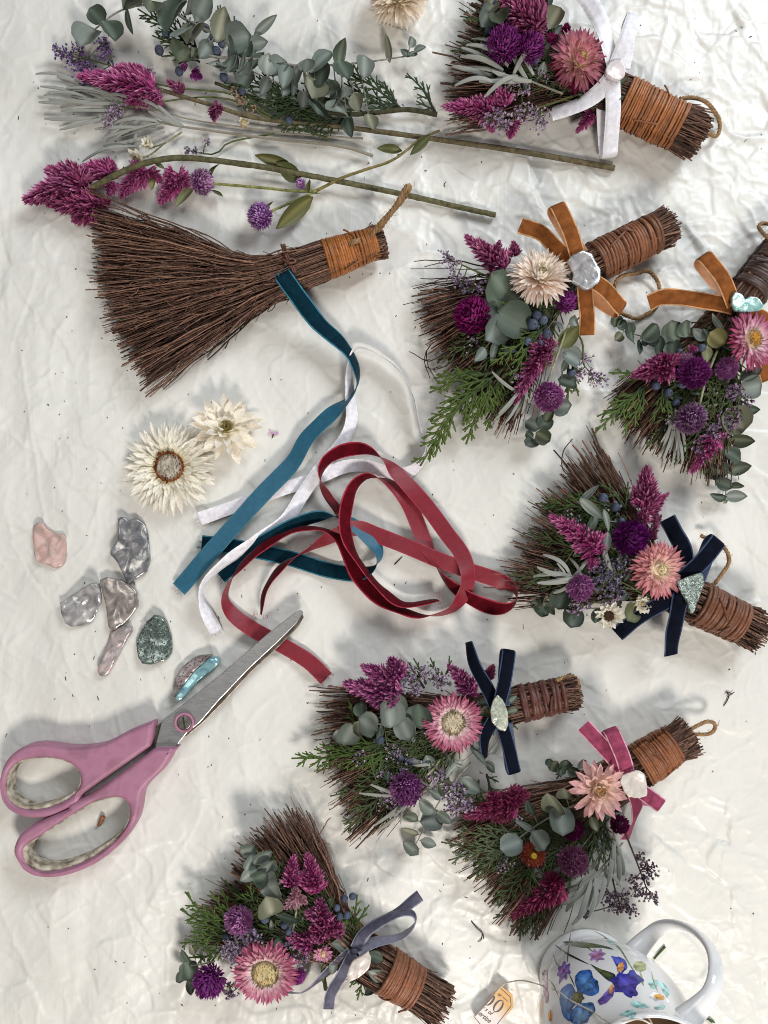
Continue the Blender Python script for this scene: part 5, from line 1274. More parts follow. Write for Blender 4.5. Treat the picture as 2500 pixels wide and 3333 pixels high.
T = loose('juniper_branch', 'dark green juniper branch with blue berries under the eucalyptus', zb(700, 700))
stem_part(T, [zb(1500, 772, 12), zb(1280, 740, 16), zb(900, 770, 22), zb(400, 700, 26), zb(0, 560, 30)], 8, 5, srgb(62, 60, 40))
mb = MB()
for i, (b, t) in enumerate(((zb(1260, 735, 18), zb(800, 460, 30)), (zb(1240, 730, 18), zb(1060, 545, 20)), (zb(1180, 740, 20), zb(870, 560, 30)), (zb(1000, 760, 22), zb(580, 560, 34)), (zb(800, 760, 24), zb(300, 590, 36)), (zb(700, 740, 24), zb(150, 720, 26)), (zb(600, 760, 22), zb(60, 560, 32)), (zb(900, 800, 20), zb(420, 850, 14)), (zb(700, 800, 20), zb(320, 760, 20)), (zb(1240, 745, 16), zb(1190, 620, 20)), (zb(1490, 765, 14), zb(1295, 495, 18)),
                            (za(1400, 380, 30), za(930, 60, 40)), (za(1350, 420, 28), za(1030, 240, 30)), (za(1300, 400, 28), za(1090, 380, 26)), (zb(100, 300, 50), zb(35, 35, 55)), (zb(110, 260, 50), zb(130, 110, 55)), (za(1460, 200, 50), za(1470, 40, 50)))):
    cedar_into(mb, b, t, 200 + i, c0=srgb(24, 36, 22), c1=srgb(58, 76, 44), rad=4.0)
mb.build('scale_foliage', M['cedar'], T, kind='stuff')
berries(T, [(za(1075, 340, 36), 15), (za(1210, 482, 40), 14), (za(1120, 230, 40), 14), (za(1390, 190, 50), 13), (za(1520, 180, 60), 16), (za(1610, 180, 60), 16), (za(1460, 350, 56), 16), (za(1500, 290, 60), 15), (za(1440, 250, 55), 14), (zb(150, 180, 60), 14), (zb(500, 815, 30), 13), (zb(180, 620, 34), 14), (zb(60, 520, 40), 15)])

T = loose('celosia_stem', 'magenta celosia plume on a long straight stem reaching past the white-bowed broom', za(1430, 710))
stem_part(T, [za(900, 570, 44), za(1060, 600, 40), za(1430, 710, 36), zb(300, 800, 26), zb(900, 862, 22), zc(0, 680, 16), zc(450, 745, 12), zc(905, 826, 12)], 6, 9, srgb(98, 88, 64))
celosia(T, [(za(1050, 600, 44), za(495, 520, 40), 60), (za(980, 560, 46), za(780, 450, 60), 46), (za(1000, 620, 42), za(860, 690, 44), 46), (za(1090, 640, 40), za(1000, 680, 40), 30)], seed=31)
celosia(T, [(za(1240, 620, 40), za(1120, 540, 48), 26), (za(1440, 720, 38), za(1450, 820, 36), 26), (za(1450, 740, 38), za(1500, 720, 44), 24)], seed=32, cb=srgb(124, 22, 78))
celosia(T, [(za(1300, 480, 48), za(1360, 530, 44), 24), (za(1260, 460, 48), za(1225, 440, 48), 16)], seed=33, cb=PURP, ct=PURP_T)

T = loose('celosia_stem', 'celosia plumes hanging from an arched olive stem above the plain broom', za(1000, 1200))
stem_part(T, [za(580, 1290, 40), za(700, 1225, 60), za(850, 1150, 72), za(1020, 1092, 74), za(1250, 1066, 60), za(1650, 1110, 40), zb(500, 1160, 26), zb(1200, 1298, 14), zb(1659, 1402, 10), zb(1895, 1452, 10)], 9, 8.5, srgb(92, 88, 60))
celosia(T, [(za(560, 1230, 40), za(148, 1372, 30), 62), (za(500, 1200, 46), za(300, 1150, 44), 46), (za(560, 1260, 44), za(480, 1100, 60), 52)], seed=34, cb=srgb(160, 48, 110))
celosia(T, [(za(660, 1370, 30), za(298, 1385, 24), 52), (za(620, 1400, 28), za(500, 1505, 18), 48), (za(680, 1350, 30), za(620, 1490, 20), 36), (za(690, 1370, 40), za(740, 1350, 40), 26)], seed=35, cb=srgb(158, 50, 112), ct=ROSE_T)
celosia(T, [(za(760, 1180, 40), za(560, 1110, 44), 46), (za(720, 1180, 40), za(770, 1100, 48), 38), (za(760, 1220, 34), za(740, 1320, 20), 30)], seed=36)
celosia(T, [(za(990, 1140, 36), za(802, 1335, 16), 44), (za(1000, 1150, 38), za(1090, 1230, 24), 34), (za(960, 1130, 40), za(890, 1180, 40), 34)], seed=37)
celosia(T, [(za(1210, 1180, 30), za(1072, 1385, 14), 44), (za(1200, 1200, 30), za(1290, 1230, 26), 40), (za(1180, 1180, 34), za(1110, 1200, 34), 32)], seed=38)
for k, (c, s, d) in enumerate(((za(1030, 1240, 36), 70, (0.1, -1)), (za(1250, 1320, 16), 100, (-0.6, -0.8)), (za(1080, 1120, 60), 46, (0.6, -0.5)))): leaf_at(T, c, s, d, shape='narrow', tone='dry', seed=k)

T = loose('globe_amaranth_stem', 'stem of lilac globe amaranth with drying green leaves beside the plain broom', zb(690, 1290))
SG = srgb(122, 124, 72)
stem_part(T, [zb(690, 1285, 16), zb(560, 1290, 22), zb(260, 1262, 30), zb(0, 1240, 34), za(1430, 1235, 36)], 4.5, 4, SG)
stem_part(T, [zb(690, 1290, 16), zb(560, 1345, 26), zb(370, 1430, 36)], 4, 4, SG)
stem_part(T, [zb(690, 1285, 16), zb(850, 1205, 30), zb(1000, 1150, 34), zb(1180, 1090, 34), zb(1300, 1010, 30), zb(1380, 940, 24), zb(1515, 882, 20)], 5, 3.5, srgb(128, 116, 70))
gomphrena(T, za(1360, 1230, 40), 42, srgb(150, 60, 146), LILA_T, (0.9, 0.1, 0.4), 31); gomphrena(T, zb(305, 1460, 40), 44, srgb(160, 80, 176), srgb(232, 196, 232), (-0.6, 0, 0.8), 32); gomphrena(T, zb(580, 1240, 24), 18, srgb(180, 110, 190), srgb(236, 206, 232), (-0.8, 0, 0.5), 33)
for k, (c, s, d, sh) in enumerate(((zb(525, 1450, 18), 175, (-0.75, -0.66), 'narrow'), (zb(400, 1095, 14), 125, (-0.95, 0.3), 'narrow'), (zb(500, 1165, 14), 90, (-0.8, 0.5), 'oval'), (zb(365, 1390, 44), 36, (0.6, 0.4), 'oval'), (zb(640, 1260, 26), 40, (0.2, 0.9), 'oval'), (zb(680, 1310, 18), 50, (0.8, -0.6), 'narrow'), (zb(1380, 990, 26), 100, (-0.7, -0.7), 'narrow'), (zb(1170, 1010, 18), 90, (-1, 0.1), 'narrow'), (za(1440, 1150, 36), 56, (0.4, 0.9), 'oval'), (za(1470, 1310, 22), 44, (0.7, -0.6), 'oval'))):
    leaf_at(T, c, s, d, shape=sh, tone='green', seed=k + 40, roll=0.8)

T = loose('silver_foliage', 'spray of narrow felted silver leaves fanning out at the left edge of the bunch', za(900, 720))
silver_sprig(None, [zb(1000, 935, 10), zb(500, 900, 14), za(1660, 860, 16), za(1300, 810, 20), za(1050, 740, 24), za(800, 700, 28)],
             [za(245, 495, 20), za(270, 590, 16), za(262, 700, 14), za(300, 815, 12), za(405, 888, 10), za(380, 530, 22), za(300, 640, 20), za(450, 610, 24), za(330, 680, 22), za(480, 660, 28), za(520, 720, 24), za(410, 760, 16), za(700, 640, 36), za(560, 560, 30), za(860, 660, 36), za(450, 590, 30)], seed=31, wide=1.0, at_top=T, span=(0.78, 0.22), longest=190)
T = loose('silver_foliage', 'lower spray of grey felted leaves on a pale pinkish woody stem', za(1250, 860))
silver_sprig(None, [zb(1065, 1052, 10), zb(850, 985, 14), zb(500, 950, 16), zb(100, 900, 16), za(1500, 890, 18), za(1200, 850, 22), za(950, 800, 26)],
             [za(555, 1085, 8), za(690, 945, 20), za(720, 965, 12), za(640, 880, 24), za(760, 830, 28), za(850, 800, 32), za(700, 1000, 8), za(820, 930, 18), za(900, 980, 10), za(1000, 760, 30), za(780, 870, 24), za(1040, 700, 32), za(880, 900, 22), za(960, 850, 30)], seed=32, wide=1.0, rad=6, at_top=T, span=(0.74, 0.26), longest=200)

T = loose('statice_stem', 'purple statice on thin green stems behind the upper celosia plume', za(760, 500))
statice(T, [zb(780, 942, 14), zb(400, 800, 30), zb(150, 640, 34), za(1100, 580, 38), za(830, 470, 36), za(600, 400, 30)], [za(400, 345, 26), za(440, 385, 28), za(490, 420, 30), za(560, 400, 30), za(600, 480, 32), za(530, 345, 28), za(700, 290, 30), za(710, 340, 32), za(730, 390, 32), za(540, 470, 30), za(640, 520, 34), za(580, 570, 30)], seed=31, n=22, spread=20, size=8, col=srgb(92, 58, 112), col2=srgb(160, 130, 190))
statice(T, [zb(500, 840, 20), za(1500, 660, 30), za(1000, 700, 34), za(800, 740, 34)], [za(790, 740, 40), za(760, 780, 38), za(730, 840, 32), za(1000, 520, 44), za(1040, 625, 44), za(990, 500, 44)], seed=32, n=20, spread=17, size=9)
statice(T, [zb(400, 900, 12), zb(100, 960, 14), za(1450, 1040, 10), za(1260, 1015, 10)], [za(1265, 1018, 12), za(1320, 1025, 12), za(1390, 965, 12)], seed=33, n=9, spread=9, size=8)
statice(T, [zb(500, 850, 20), zb(300, 760, 30), zb(120, 560, 40)], [zb(125, 610, 40), zb(150, 670, 40), zb(240, 735, 36), zb(180, 680, 36)], seed=34, n=10, spread=12, size=8, col=srgb(150, 120, 96), col2=srgb(206, 180, 160))

T = loose('everlasting_sprig', 'pair of tiny white everlasting flowers beside the arched stem', za(1000, 1020))
stem_part(T, [za(1230, 890, 14), za(1120, 960, 18), za(1020, 1000, 20)], 2.6, 2, srgb(128, 128, 96))
stem_part(T, [za(1120, 960, 18), za(1020, 1040, 16), za(940, 1070, 18)], 2.4, 2, srgb(128, 128, 96))
WP = [(8, 0.15, 0.85, 0.5, 0.2), (7, 0.12, 0.7, 0.9, 0.3)]
for k, (c, q) in enumerate(((za(1010, 980, 28), 34), (za(935, 1065, 26), 38))):
    strawflower(T, c, q, WP, ([WHT] * 3, [WHT] * 3), axis=(-0.4, 0.2 - k, 0.8), disc=(0.18, srgb(214, 204, 170), srgb(214, 204, 170), 0.25), width=0.42, seed=20 + k, name='everlasting_daisy')
T = loose('dried_bud', 'small cream dried bud resting among the stems below the juniper', zb(190, 840))
strawflower(T, zb(190, 845, 30), 26, WP, ([CREAM] * 3, [srgb(206, 190, 150)] * 3), axis=(0.3, 0.5, 0.6), disc=(0.2, srgb(170, 150, 110), srgb(170, 150, 110), 0.3), width=0.5, seed=23, name='bud')

# ------------------------------------------------------------------ loose strawflower heads
T = thing('strawflower_head', 'round cream strawflower head cut by the top edge', 'flower', A(1297, 0))
strawflower(None, A(1297, -8, 62), 100, DOME, ([srgb(228, 206, 184), srgb(230, 214, 194), srgb(232, 216, 200)], [srgb(238, 226, 192), srgb(238, 228, 202), srgb(234, 220, 194)]), axis=(-0.05, 0.1, 1), disc=(0.12, CREAM, CREAM, 0.25), width=0.11, seed=31, at_top=T)
T = thing('strawflower_head', 'large white strawflower head with brown ring and grey centre', 'flower', A(554, 1523))
WR = ([srgb(244, 236, 204), srgb(246, 242, 230), srgb(244, 238, 226)], [srgb(244, 234, 190), srgb(247, 241, 222), srgb(248, 244, 234)])
strawflower(None, A(553, 1521, 34), 150, [(36, 0.30, 0.70, -0.14, 0.05), (38, 0.30, 0.69, -0.02, 0.05), (36, 0.30, 0.62, 0.1, 0.08), (34, 0.31, 0.50, 0.2, 0.1), (32, 0.31, 0.38, 0.3, 0.15), (30, 0.31, 0.24, 0.42, 0.2)], WR, axis=(0, 0, 1), disc=(0.31, srgb(186, 178, 162), srgb(126, 74, 40), 0.09), width=0.11, seed=32, at_top=T)
T = thing('strawflower_head', 'smaller star-shaped white strawflower head with pointed petals', 'flower', A(738, 1397))
strawflower(None, A(738, 1397, 34), 112, [(14, 0.14, 0.86, 0.06, 0.0), (13, 0.14, 0.82, 0.28, 0.05), (11, 0.13, 0.66, 0.5, 0.15), (10, 0.12, 0.42, 0.9, 0.5)], ([srgb(240, 220, 192), srgb(246, 238, 222), srgb(242, 230, 210)], [srgb(244, 238, 212), srgb(248, 244, 230), srgb(248, 244, 236)]), axis=(0.15, 0.1, 1), disc=(0.12, srgb(146, 130, 84), srgb(214, 200, 130), 0.2), width=0.26, seed=33, at_top=T)

# ------------------------------------------------------------------ loose ribbons
zr = Zoom(500, 1100, .5425); zq = Zoom(950, 1400, .4822)
W = 51
loose_ribbon('velvet_ribbon', 'teal', [(A(918, 893, 116), 0), (A(948, 935, 108), 0), (A(985, 985, 92), 5), (A(1039, 1054, 62), 12), (A(1105, 1114, 48), 25), (A(1150, 1175, 42), 55), (A(1163, 1240, 40), 85), (A(1142, 1290, 42), 115), (A(1075, 1350, 44), 150), (A(1000, 1425, 40), 160), (A(950, 1510, 38), 172), (A(853, 1610, 34), 180), (A(717, 1762, 36), 180), (A(582, 1918, 14), 180)], W + 4, 'long teal ribbon running from the plain broom down to the left')
loose_ribbon('velvet_ribbon', 'teal', [(A(657, 1767, 8), 0), (A(771, 1781, 10), 0), (A(934, 1815, 9), 0), (A(1070, 1856, 10), 0), (A(1165, 1868, 18), 25), (A(1222, 1845, 36), 85), (A(1230, 1790, 36), 140), (A(1175, 1725, 32), 150), (A(1110, 1685, 34), 110), (A(1040, 1680, 36), 60), (A(961, 1706, 34), 40), (A(836, 1778, 30), 15), (A(717, 1876, 12), 0)], W, 'short dark teal ribbon curled into a loop under the red ribbon')
loose_ribbon('satin_ribbon', 'white', [(A(645, 1690, 8), 180), (A(760, 1650, 10), 180), (A(900, 1598, 12), 180), (A(1020, 1560, 14), 178), (A(1120, 1520, 14), 165), (A(1200, 1518, 14), 150), (A(1290, 1545, 16), 165), (A(1350, 1525, 24), 130), (A(1388, 1470, 32), 100), (A(1365, 1390, 33), 95), (A(1345, 1290, 33), 95), (A(1300, 1205, 33), 100), (A(1220, 1145, 33), 110), (A(1160, 1132, 32), 100), (A(1138, 1180, 30), 70), (A(1140, 1290, 26), 40), (A(1145, 1360, 22), 40), (A(1120, 1430, 20), 30), (A(1040, 1530, 20), 10), (A(985, 1610, 22), 12), (A(930, 1690, 26), 30), (A(830, 1760, 34), 45), (A(720, 1840, 36), 60), (A(660, 1905, 34), 75), (A(656, 1960, 30), 70), (A(680, 2010, 18), 30), (A(706, 2060, 10), 5)], W - 8, 'white satin ribbon looping behind the teal and red ones')
loose_ribbon('velvet_ribbon', 'red', [(A(1062, 2208, 10), 180), (A(1000, 2150, 12), 180), (A(900, 2090, 10), 180), (A(810, 2040, 14), 172), (A(750, 1990, 26), 140), (A(733, 1935, 36), 100), (A(775, 1855, 40), 65), (A(865, 1772, 42), 55), (A(950, 1728, 42), 60), (zq(130, 662, 44), 65), (zq(235, 680, 46), 70), (zq(325, 740, 46), 60), (zq(385, 860, 40), 40), (zq(450, 990, 36), 25), (zq(560, 1115, 34), 30), (zq(710, 1205, 34), 60), (zq(880, 1255, 34), 80), (zq(1060, 1220, 34), 115), (zq(1160, 1110, 36), 150), (zq(1190, 990, 60), 170), (zq(1150, 840, 50), 180), (zq(1040, 690, 36), 180), (zq(930, 540, 34), 182), (zq(820, 410, 36), 180), (zq(710, 290, 38), 150), (zq(620, 195, 40), 105), (zq(490, 128, 42), 55), (zq(340, 142, 42), 50), (zq(225, 215, 40), 60), (zq(190, 330, 36), 85), (zq(240, 440, 30), 115), (zq(325, 555, 22), 130)], W, 'crimson ribbon whose pale back runs under the scissor tip')
loose_ribbon('velvet_ribbon', 'red', [(A(850, 2000, 32), 70), (A(864, 1920, 32), 65), (A(920, 1842, 32), 70), (A(1010, 1786, 30), 100), (zq(300, 705, 30), 140), (zq(440, 662, 30), 165), (zq(580, 710, 30), 180), (zq(800, 795, 40), 180), (zq(1000, 880, 44), 180), (zq(1200, 950, 34), 180), (zq(1370, 1005, 34), 166), (zq(1460, 1045, 36), 130), (zq(1515, 1105, 38), 96), (zq(1500, 1170, 38), 72), (zq(1420, 1205, 34), 42), (zq(1310, 1185, 28), 28), (zq(1160, 1110, 26), 40), (zq(1020, 985, 32), 80), (zq(930, 830, 30), 140), (zq(870, 690, 26), 165), (zq(790, 500, 24), 170), (zq(690, 385, 28), 145), (zq(590, 325, 36), 105), (zq(500, 312, 40), 75), (zq(415, 380, 46), 45), (zq(368, 520, 58), 38), (zq(360, 660, 66), 45), (zq(400, 800, 60), 60), (zq(500, 955, 54), 65), (zq(620, 1090, 50), 60), (zq(760, 1178, 44), 72), (zq(985, 1148, 34), 80)], W, 'crimson ribbon with wide loop reaching towards the right-hand brooms')

# ------------------------------------------------------------------ loose shell pieces
zs = Zoom(50, 1600, .4521)
def sh(label, kind, pts, thick, dome, tilt=(0, 0), seed=0, lump=3.0):
    return tag(shell('shell_piece', [zs(x, y, 0) for x, y in pts], kind, thick, dome, tilt, None, seed, lump), label, 'shell', 'loose shell pieces')
sh('small pink shell piece alone at the left', 'pink', ((140, 250), (180, 220), (215, 235), (230, 265), (290, 300), (365, 310), (375, 380), (378, 470), (350, 530), (300, 555), (240, 525), (170, 510), (140, 440), (130, 330)), 14, 8, (0, 0), 1)
sh('tall dark grey shell piece with a narrow notched top', 'grey', ((755, 200), (790, 180), (830, 205), (880, 195), (930, 230), (960, 310), (970, 400), (975, 500), (950, 580), (880, 630), (830, 658), (800, 640), (770, 560), (735, 490), (695, 450), (710, 410), (750, 350), (755, 280)), 18, 12, (-0.1, 0), 2, 6)
sh('fan-shaped silvery shell piece with a straight bright upper rim', 'silver', ((340, 800), (460, 720), (590, 655), (625, 665), (640, 720), (640, 790), (600, 860), (560, 940), (480, 965), (400, 970), (365, 930), (345, 860)), 12, 12, (0.05, 0.18), 3, 5)
sh('mauve-brown shell piece with a small hole between its neighbours', 'mauve', ((625, 635), (680, 618), (760, 630), (830, 670), (880, 710), (895, 770), (900, 820), (850, 890), (790, 950), (720, 1000), (680, 985), (670, 930), (660, 840), (640, 730)), 16, 14, (0.1, 0.05), 4, 5)
sh('long narrow rosy shell piece lowest of the cluster', 'rosy', ((700, 1000), (780, 965), (830, 965), (850, 1000), (800, 1080), (740, 1200), (670, 1320), (620, 1330), (600, 1280), (640, 1170), (680, 1070)), 16, 12, (0, 0), 5)
sh('oval green-grey abalone piece with a rough pitted face', 'green', ((1010, 890), (1060, 895), (1100, 950), (1130, 1050), (1133, 1150), (1090, 1210), (1000, 1240), (930, 1240), (890, 1180), (875, 1090), (900, 1020), (950, 940)), 18, 8, (0, 0), 6)
s7 = tag(link('shell_piece', None, zs(1300, 1340, 0)), 'half-moon pitted shell with blue shining strip touching the scissor blade', 'shell', 'loose shell pieces')
shell('pitted_face', [zs(x, y, 0) for x, y in ((1150, 1420), (1142, 1475), (1170, 1480), (1215, 1400), (1300, 1285), (1410, 1190), (1420, 1172), (1370, 1168), (1290, 1190), (1210, 1260), (1160, 1340))], 'pitted', 26, 10, (0, 0), s7, 7)
shell('polished_strip', [zs(x, y, 0) for x, y in ((1190, 1507), (1160, 1488), (1205, 1408), (1292, 1292), (1405, 1195), (1450, 1178), (1478, 1205), (1472, 1240), (1390, 1310), (1320, 1365), (1240, 1455))], 'blue', 22, 10, (0, 0), s7, 8, 1.0)
# ------------------------------------------------------------------ scissors
def slab(name, loops, z0, thick, bevel, mat, parent, res=3, smooth_n=None):
    """a plate with rounded rims from photo-plane loops (outer first, then holes); z0 = height of its underside"""
    cu = bpy.data.curves.new(name, 'CURVE')
    cu.dimensions = '2D'; cu.fill_mode = 'BOTH'
    cu.extrude = (thick / 2 - bevel) * U; cu.bevel_depth = bevel * U; cu.bevel_resolution = res; cu.offset = -bevel * U
    allp = np.vstack([np.asarray(l) for l in loops]); org = np.append((allp[:, :2].min(0) + allp[:, :2].max(0)) / 2, z0 + thick / 2)
    for l in loops:
        l = np.asarray(l, float)
        sp = cu.splines.new('POLY'); sp.points.add(len(l) - 1); sp.use_cyclic_u = True
        for i, p in enumerate(l): sp.points[i].co = ((p[0] - org[0]) * U, (p[1] - org[1]) * U, 0, 1)
    tmp = bpy.data.objects.new('tmp', cu); COL.objects.link(tmp)
    dg = bpy.context.evaluated_depsgraph_get()
    me = bpy.data.meshes.new_from_object(tmp.evaluated_get(dg))
    bpy.data.objects.remove(tmp); bpy.data.curves.remove(cu)
    me.name = name; me.materials.clear(); me.materials.append(mat)
    n = len(me.polygons)
    me.polygons.foreach_set('use_smooth', np.ones(n, bool))
    me.set_sharp_from_angle(angle=math.radians(38))
    return link(name, me, org, parent)

def noise_mat(name, cols, scale, rough, bump=0.0, bscale=None, stretch=None, pos=(0.35, 0.65), **kw):
    m, nt, b = node_mat(name); N, L = nt.nodes, nt.links
    tc = N.new('ShaderNodeTexCoord'); vec = tc.outputs['Object']
    if stretch:
        mp = N.new('ShaderNodeMapping'); mp.inputs['Rotation'].default_value = (0, 0, stretch[0]); mp.inputs['Scale'].default_value = stretch[1]
        mp2 = mp; L.new(vec, mp.inputs['Vector']); vec = mp.outputs['Vector']
    n1 = N.new('ShaderNodeTexNoise'); n1.inputs['Scale'].default_value = scale; n1.inputs['Detail'].default_value = 6
    L.new(vec, n1.inputs['Vector'])
    cr = N.new('ShaderNodeValToRGB'); e = cr.color_ramp.elements
    e[0].position, e[1].position = pos; e[0].color = (*cols[0], 1); e[1].color = (*cols[-1], 1)
    if len(cols) == 3: q = e.new(sum(pos) / 2); q.color = (*cols[1], 1)
    L.new(n1.outputs['Fac'], cr.inputs['Fac']); L.new(cr.outputs['Color'], b.inputs['Base Color'])
    if bump:
        n2 = N.new('ShaderNodeTexNoise'); n2.inputs['Scale'].default_value = bscale or scale * 3; n2.inputs['Detail'].default_value = 4
        L.new(vec, n2.inputs['Vector'])
        bp = N.new('ShaderNodeBump'); bp.inputs['Strength'].default_value = bump; bp.inputs['Distance'].default_value = 0.0004
        L.new(n2.outputs['Fac'], bp.inputs['Height']); L.new(bp.outputs['Normal'], b.inputs['Normal'])
    setp(b, rough=rough, **kw)
    return m

M_PINK = noise_mat('pink_plastic', (srgb(158, 107, 130), srgb(166, 115, 138), srgb(150, 102, 122)), 90, 0.46, 0.2, 3000, spec=0.45)
M_GRIP = noise_mat('worn_grip', (srgb(104, 92, 78), srgb(160, 150, 134), srgb(192, 184, 170)), 230, 0.85, 0.7, 700)
M_STEEL = noise_mat('brushed_steel', (srgb(158, 158, 157), srgb(180, 180, 178)), 700, 0.36, 0.02, 900, (-0.93, (0.4, 3, 1)), metal=0.85)
M_STEEL_D = noise_mat('dark_steel', (srgb(92, 84, 76), srgb(130, 120, 110)), 250, 0.4, 0.15, 900, metal=0.85)
M_SCREW = noise_mat('screw_steel', (srgb(120, 114, 108), srgb(150, 144, 138)), 400, 0.35, 0.2, metal=0.9)

zt = Zoom(0, 1950, .6028)
def L2(pts, z, n=None):
    p = np.array([zt(x, y, z) for x, y in pts])
    return p if n is None else smooth_loop(p, n)

S = thing('scissors', 'pink-handled steel scissors, blades closed, on the cloth', 'scissors', zt(800, 850))
up_out = [(829, 661), (820, 662), (790, 674), (690, 715), (560, 780), (450, 800), (350, 800), (220, 782), (120, 800), (40, 860), (0, 940), (-10, 1020), (10, 1100), (60, 1155), (150, 1185), (250, 1180), (350, 1140), (425, 1095), (440, 1058), (620, 930), (780, 818), (806, 798), (810, 790), (818, 745), (827, 680)]
up_in = [(14, 1010), (36, 930), (104, 872), (230, 852), (350, 870), (425, 925), (440, 975), (420, 1040), (330, 1108), (200, 1146), (100, 1136), (34, 1090)]
up_lin = [(50, 1000), (62, 930), (116, 885), (205, 862), (300, 866), (385, 896), (418, 945), (410, 1000), (362, 1044), (270, 1082), (170, 1100), (95, 1080), (60, 1045)]
lo_out = [(956, 804), (952, 812), (930, 838), (880, 920), (800, 1000), (765, 1050), (755, 1120), (735, 1200), (680, 1290), (600, 1370), (500, 1440), (380, 1490), (270, 1510), (180, 1495), (110, 1450), (70, 1380), (75, 1330), (110, 1270), (200, 1210), (355, 1142), (375, 1110), (480, 1060), (640, 950), (780, 846), (822, 815), (838, 809), (880, 806), (925, 804), (948, 803)]
lo_in = [(620, 1062), (680, 1078), (706, 1130), (700, 1200), (650, 1285), (560, 1365), (440, 1432), (320, 1474), (205, 1482), (130, 1446), (104, 1376), (128, 1328), (200, 1286), (320, 1206), (430, 1136), (520, 1086)]
lo_lin = [(620, 1074), (668, 1090), (690, 1140), (676, 1200), (608, 1268), (500, 1336), (400, 1386), (300, 1414), (222, 1408), (175, 1386), (162, 1342), (205, 1304), (312, 1226), (430, 1156), (530, 1102)]
HZ = 66
def SM(pts): return [tuple(q[:2]) for q in smooth_loop([(x, y, 0) for x, y in pts], 90)]
def handle(o, i, l, z0, th):
    ic = np.mean(i, 0); i = [tuple(ic + (np.array(q) - ic) * 0.955) for q in i]
    h = slab('handle', [L2(o, z0 + th, 110), L2(i, z0 + th, 70)], z0, th, 15, M_PINK, S, 5)
    l = [(x * 0.45 + y_ * 0.55, a_ * 0.45 + b_ * 0.55) for (x, a_), (y_, b_) in zip(l, [min(zip(SM(i), SM(i)), key=lambda q: (q[0][0] - x) ** 2 + (q[0][1] - y) ** 2)[0] for x, y in l])]
    slab('grip_liner', [L2([((x - np.mean([q[0] for q in i])) * 1.03 + np.mean([q[0] for q in i]), (y - np.mean([q[1] for q in i])) * 1.03 + np.mean([q[1] for q in i])) for x, y in i], z0 + th, 70), L2(l, z0 + th, 70)], z0 + 5, th - 14, 4, M_GRIP, h)
handle(up_out, up_in, up_lin, 3, HZ)
handle(lo_out, lo_in, lo_lin, 6, HZ)
def blade(name, pts, z0, th, mat, par=S):
    """blade: traced outline; a ground edge falls away along the cutting side"""
    slab(name, [L2(pts, z0 + th)], z0, th, 2.2, mat, par, 1)
blade('blade', [(832, 700), (880, 655), (1000, 575), (1200, 425), (1440, 215), (1590, 95), (1632, 78), (1640, 98), (1610, 150), (1512, 250), (1362, 390), (1192, 572), (1098, 668), (1010, 740), (900, 800), (815, 792)], 26, 10, M_STEEL_D)
blade('blade', [(875, 655), (1000, 560), (1200, 400), (1440, 190), (1596, 70), (1626, 58), (1638, 72), (1600, 132), (1498, 234), (1345, 376), (1174, 556), (1092, 652), (1082, 664), (1010, 722), (948, 800), (835, 808)], 38, 11, M_STEEL)
cx, cy = 993, 668
ring = lambda q, z, n=40: np.array([zt(cx + q * math.cos(a), cy + q * math.sin(a), z) for a in np.linspace(0, 2 * math.pi, n, endpoint=False)])
pv = slab('pivot_collar', [ring(55, 60), ring(40, 60)], 49, 12, 3.5, M_PINK, S)
sc = slab('pivot_screw', [ring(39, 60)], 48, 10, 2.5, M_SCREW, S)
slab('slot', [np.array([zt(x, y, 59) for x, y in ((982, 636), (992, 634), (1004, 700), (994, 702))])], 57.2, 1.6, 0.3, noise_mat('slot_dark', (srgb(30, 28, 26), srgb(44, 40, 38)), 300, 0.6), sc, 1)

# ------------------------------------------------------------------ mug
def porcelain():
    m, nt, b = node_mat('porcelain'); b.inputs['Base Color'].default_value = (*srgb(232, 232, 232), 1)
    setp(b, rough=0.12, spec=0.5, coat=0.4, coat_rough=0.04)
    return m
M_POR = porcelain()
mug_c = A(1906, 3172, 0)
mug = thing('mug', 'white porcelain mug painted with blue irises and poppies, lower right corner', 'mug', mug_c)
prof = [(0, 8), (132, 6), (146, 0), (154, 6), (152, 22), (146, 40), (152, 62), (176, 120), (200, 190), (212, 260), (212, 330), (203, 390), (192, 440), (186, 490), (190, 530), (197, 550), (198, 557), (193, 560), (187, 554), (179, 530), (176, 490), (182, 440), (193, 390), (202, 330), (202, 260), (190, 190), (166, 120), (140, 60), (60, 40), (0, 38)]
pr = spline(np.array([[a, b, 0] for a, b in prof]), 90)[:, :2]; pr[:, 0] = np.maximum(pr[:, 0], 0.01)
k = 72; ang = np.linspace(0, 2 * math.pi, k, endpoint=False)
MV = np.array([[r_ * math.cos(a), r_ * math.sin(a), z_] for r_, z_ in pr for a in ang]) + mug_c
MF = [(i * k + j, i * k + (j + 1) % k, (i + 1) * k + (j + 1) % k, (i + 1) * k + j) for i in range(len(pr) - 1) for j in range(k)]
mb = MB(); mb.add(MV, MF); body = mb.build('mug_body', M_POR, mug)
hd = np.array([0.63, 0.78, 0]); hl = np.array([-0.78, 0.63, 0])
hp = spline([mug_c + hd * r_ + [0, 0, z_] for r_, z_ in ((170, 130), (230, 134), (290, 155), (332, 214), (356, 300), (354, 390), (324, 456), (270, 492), (182, 484))], 60)
t_ = nrm(np.gradient(hp, axis=0)); nn_ = nrm(np.cross(t_, np.tile(hl, (60, 1))))
ka = 16; aa = np.linspace(0, 2 * math.pi, ka, endpoint=False)
wd = np.interp(np.linspace(0, 1, 60), [0, 0.15, 0.5, 0.85, 1], [36, 25, 20, 24, 38]); thk = np.interp(np.linspace(0, 1, 60), [0, 0.15, 0.5, 0.85, 1], [24, 16, 12, 14, 24])
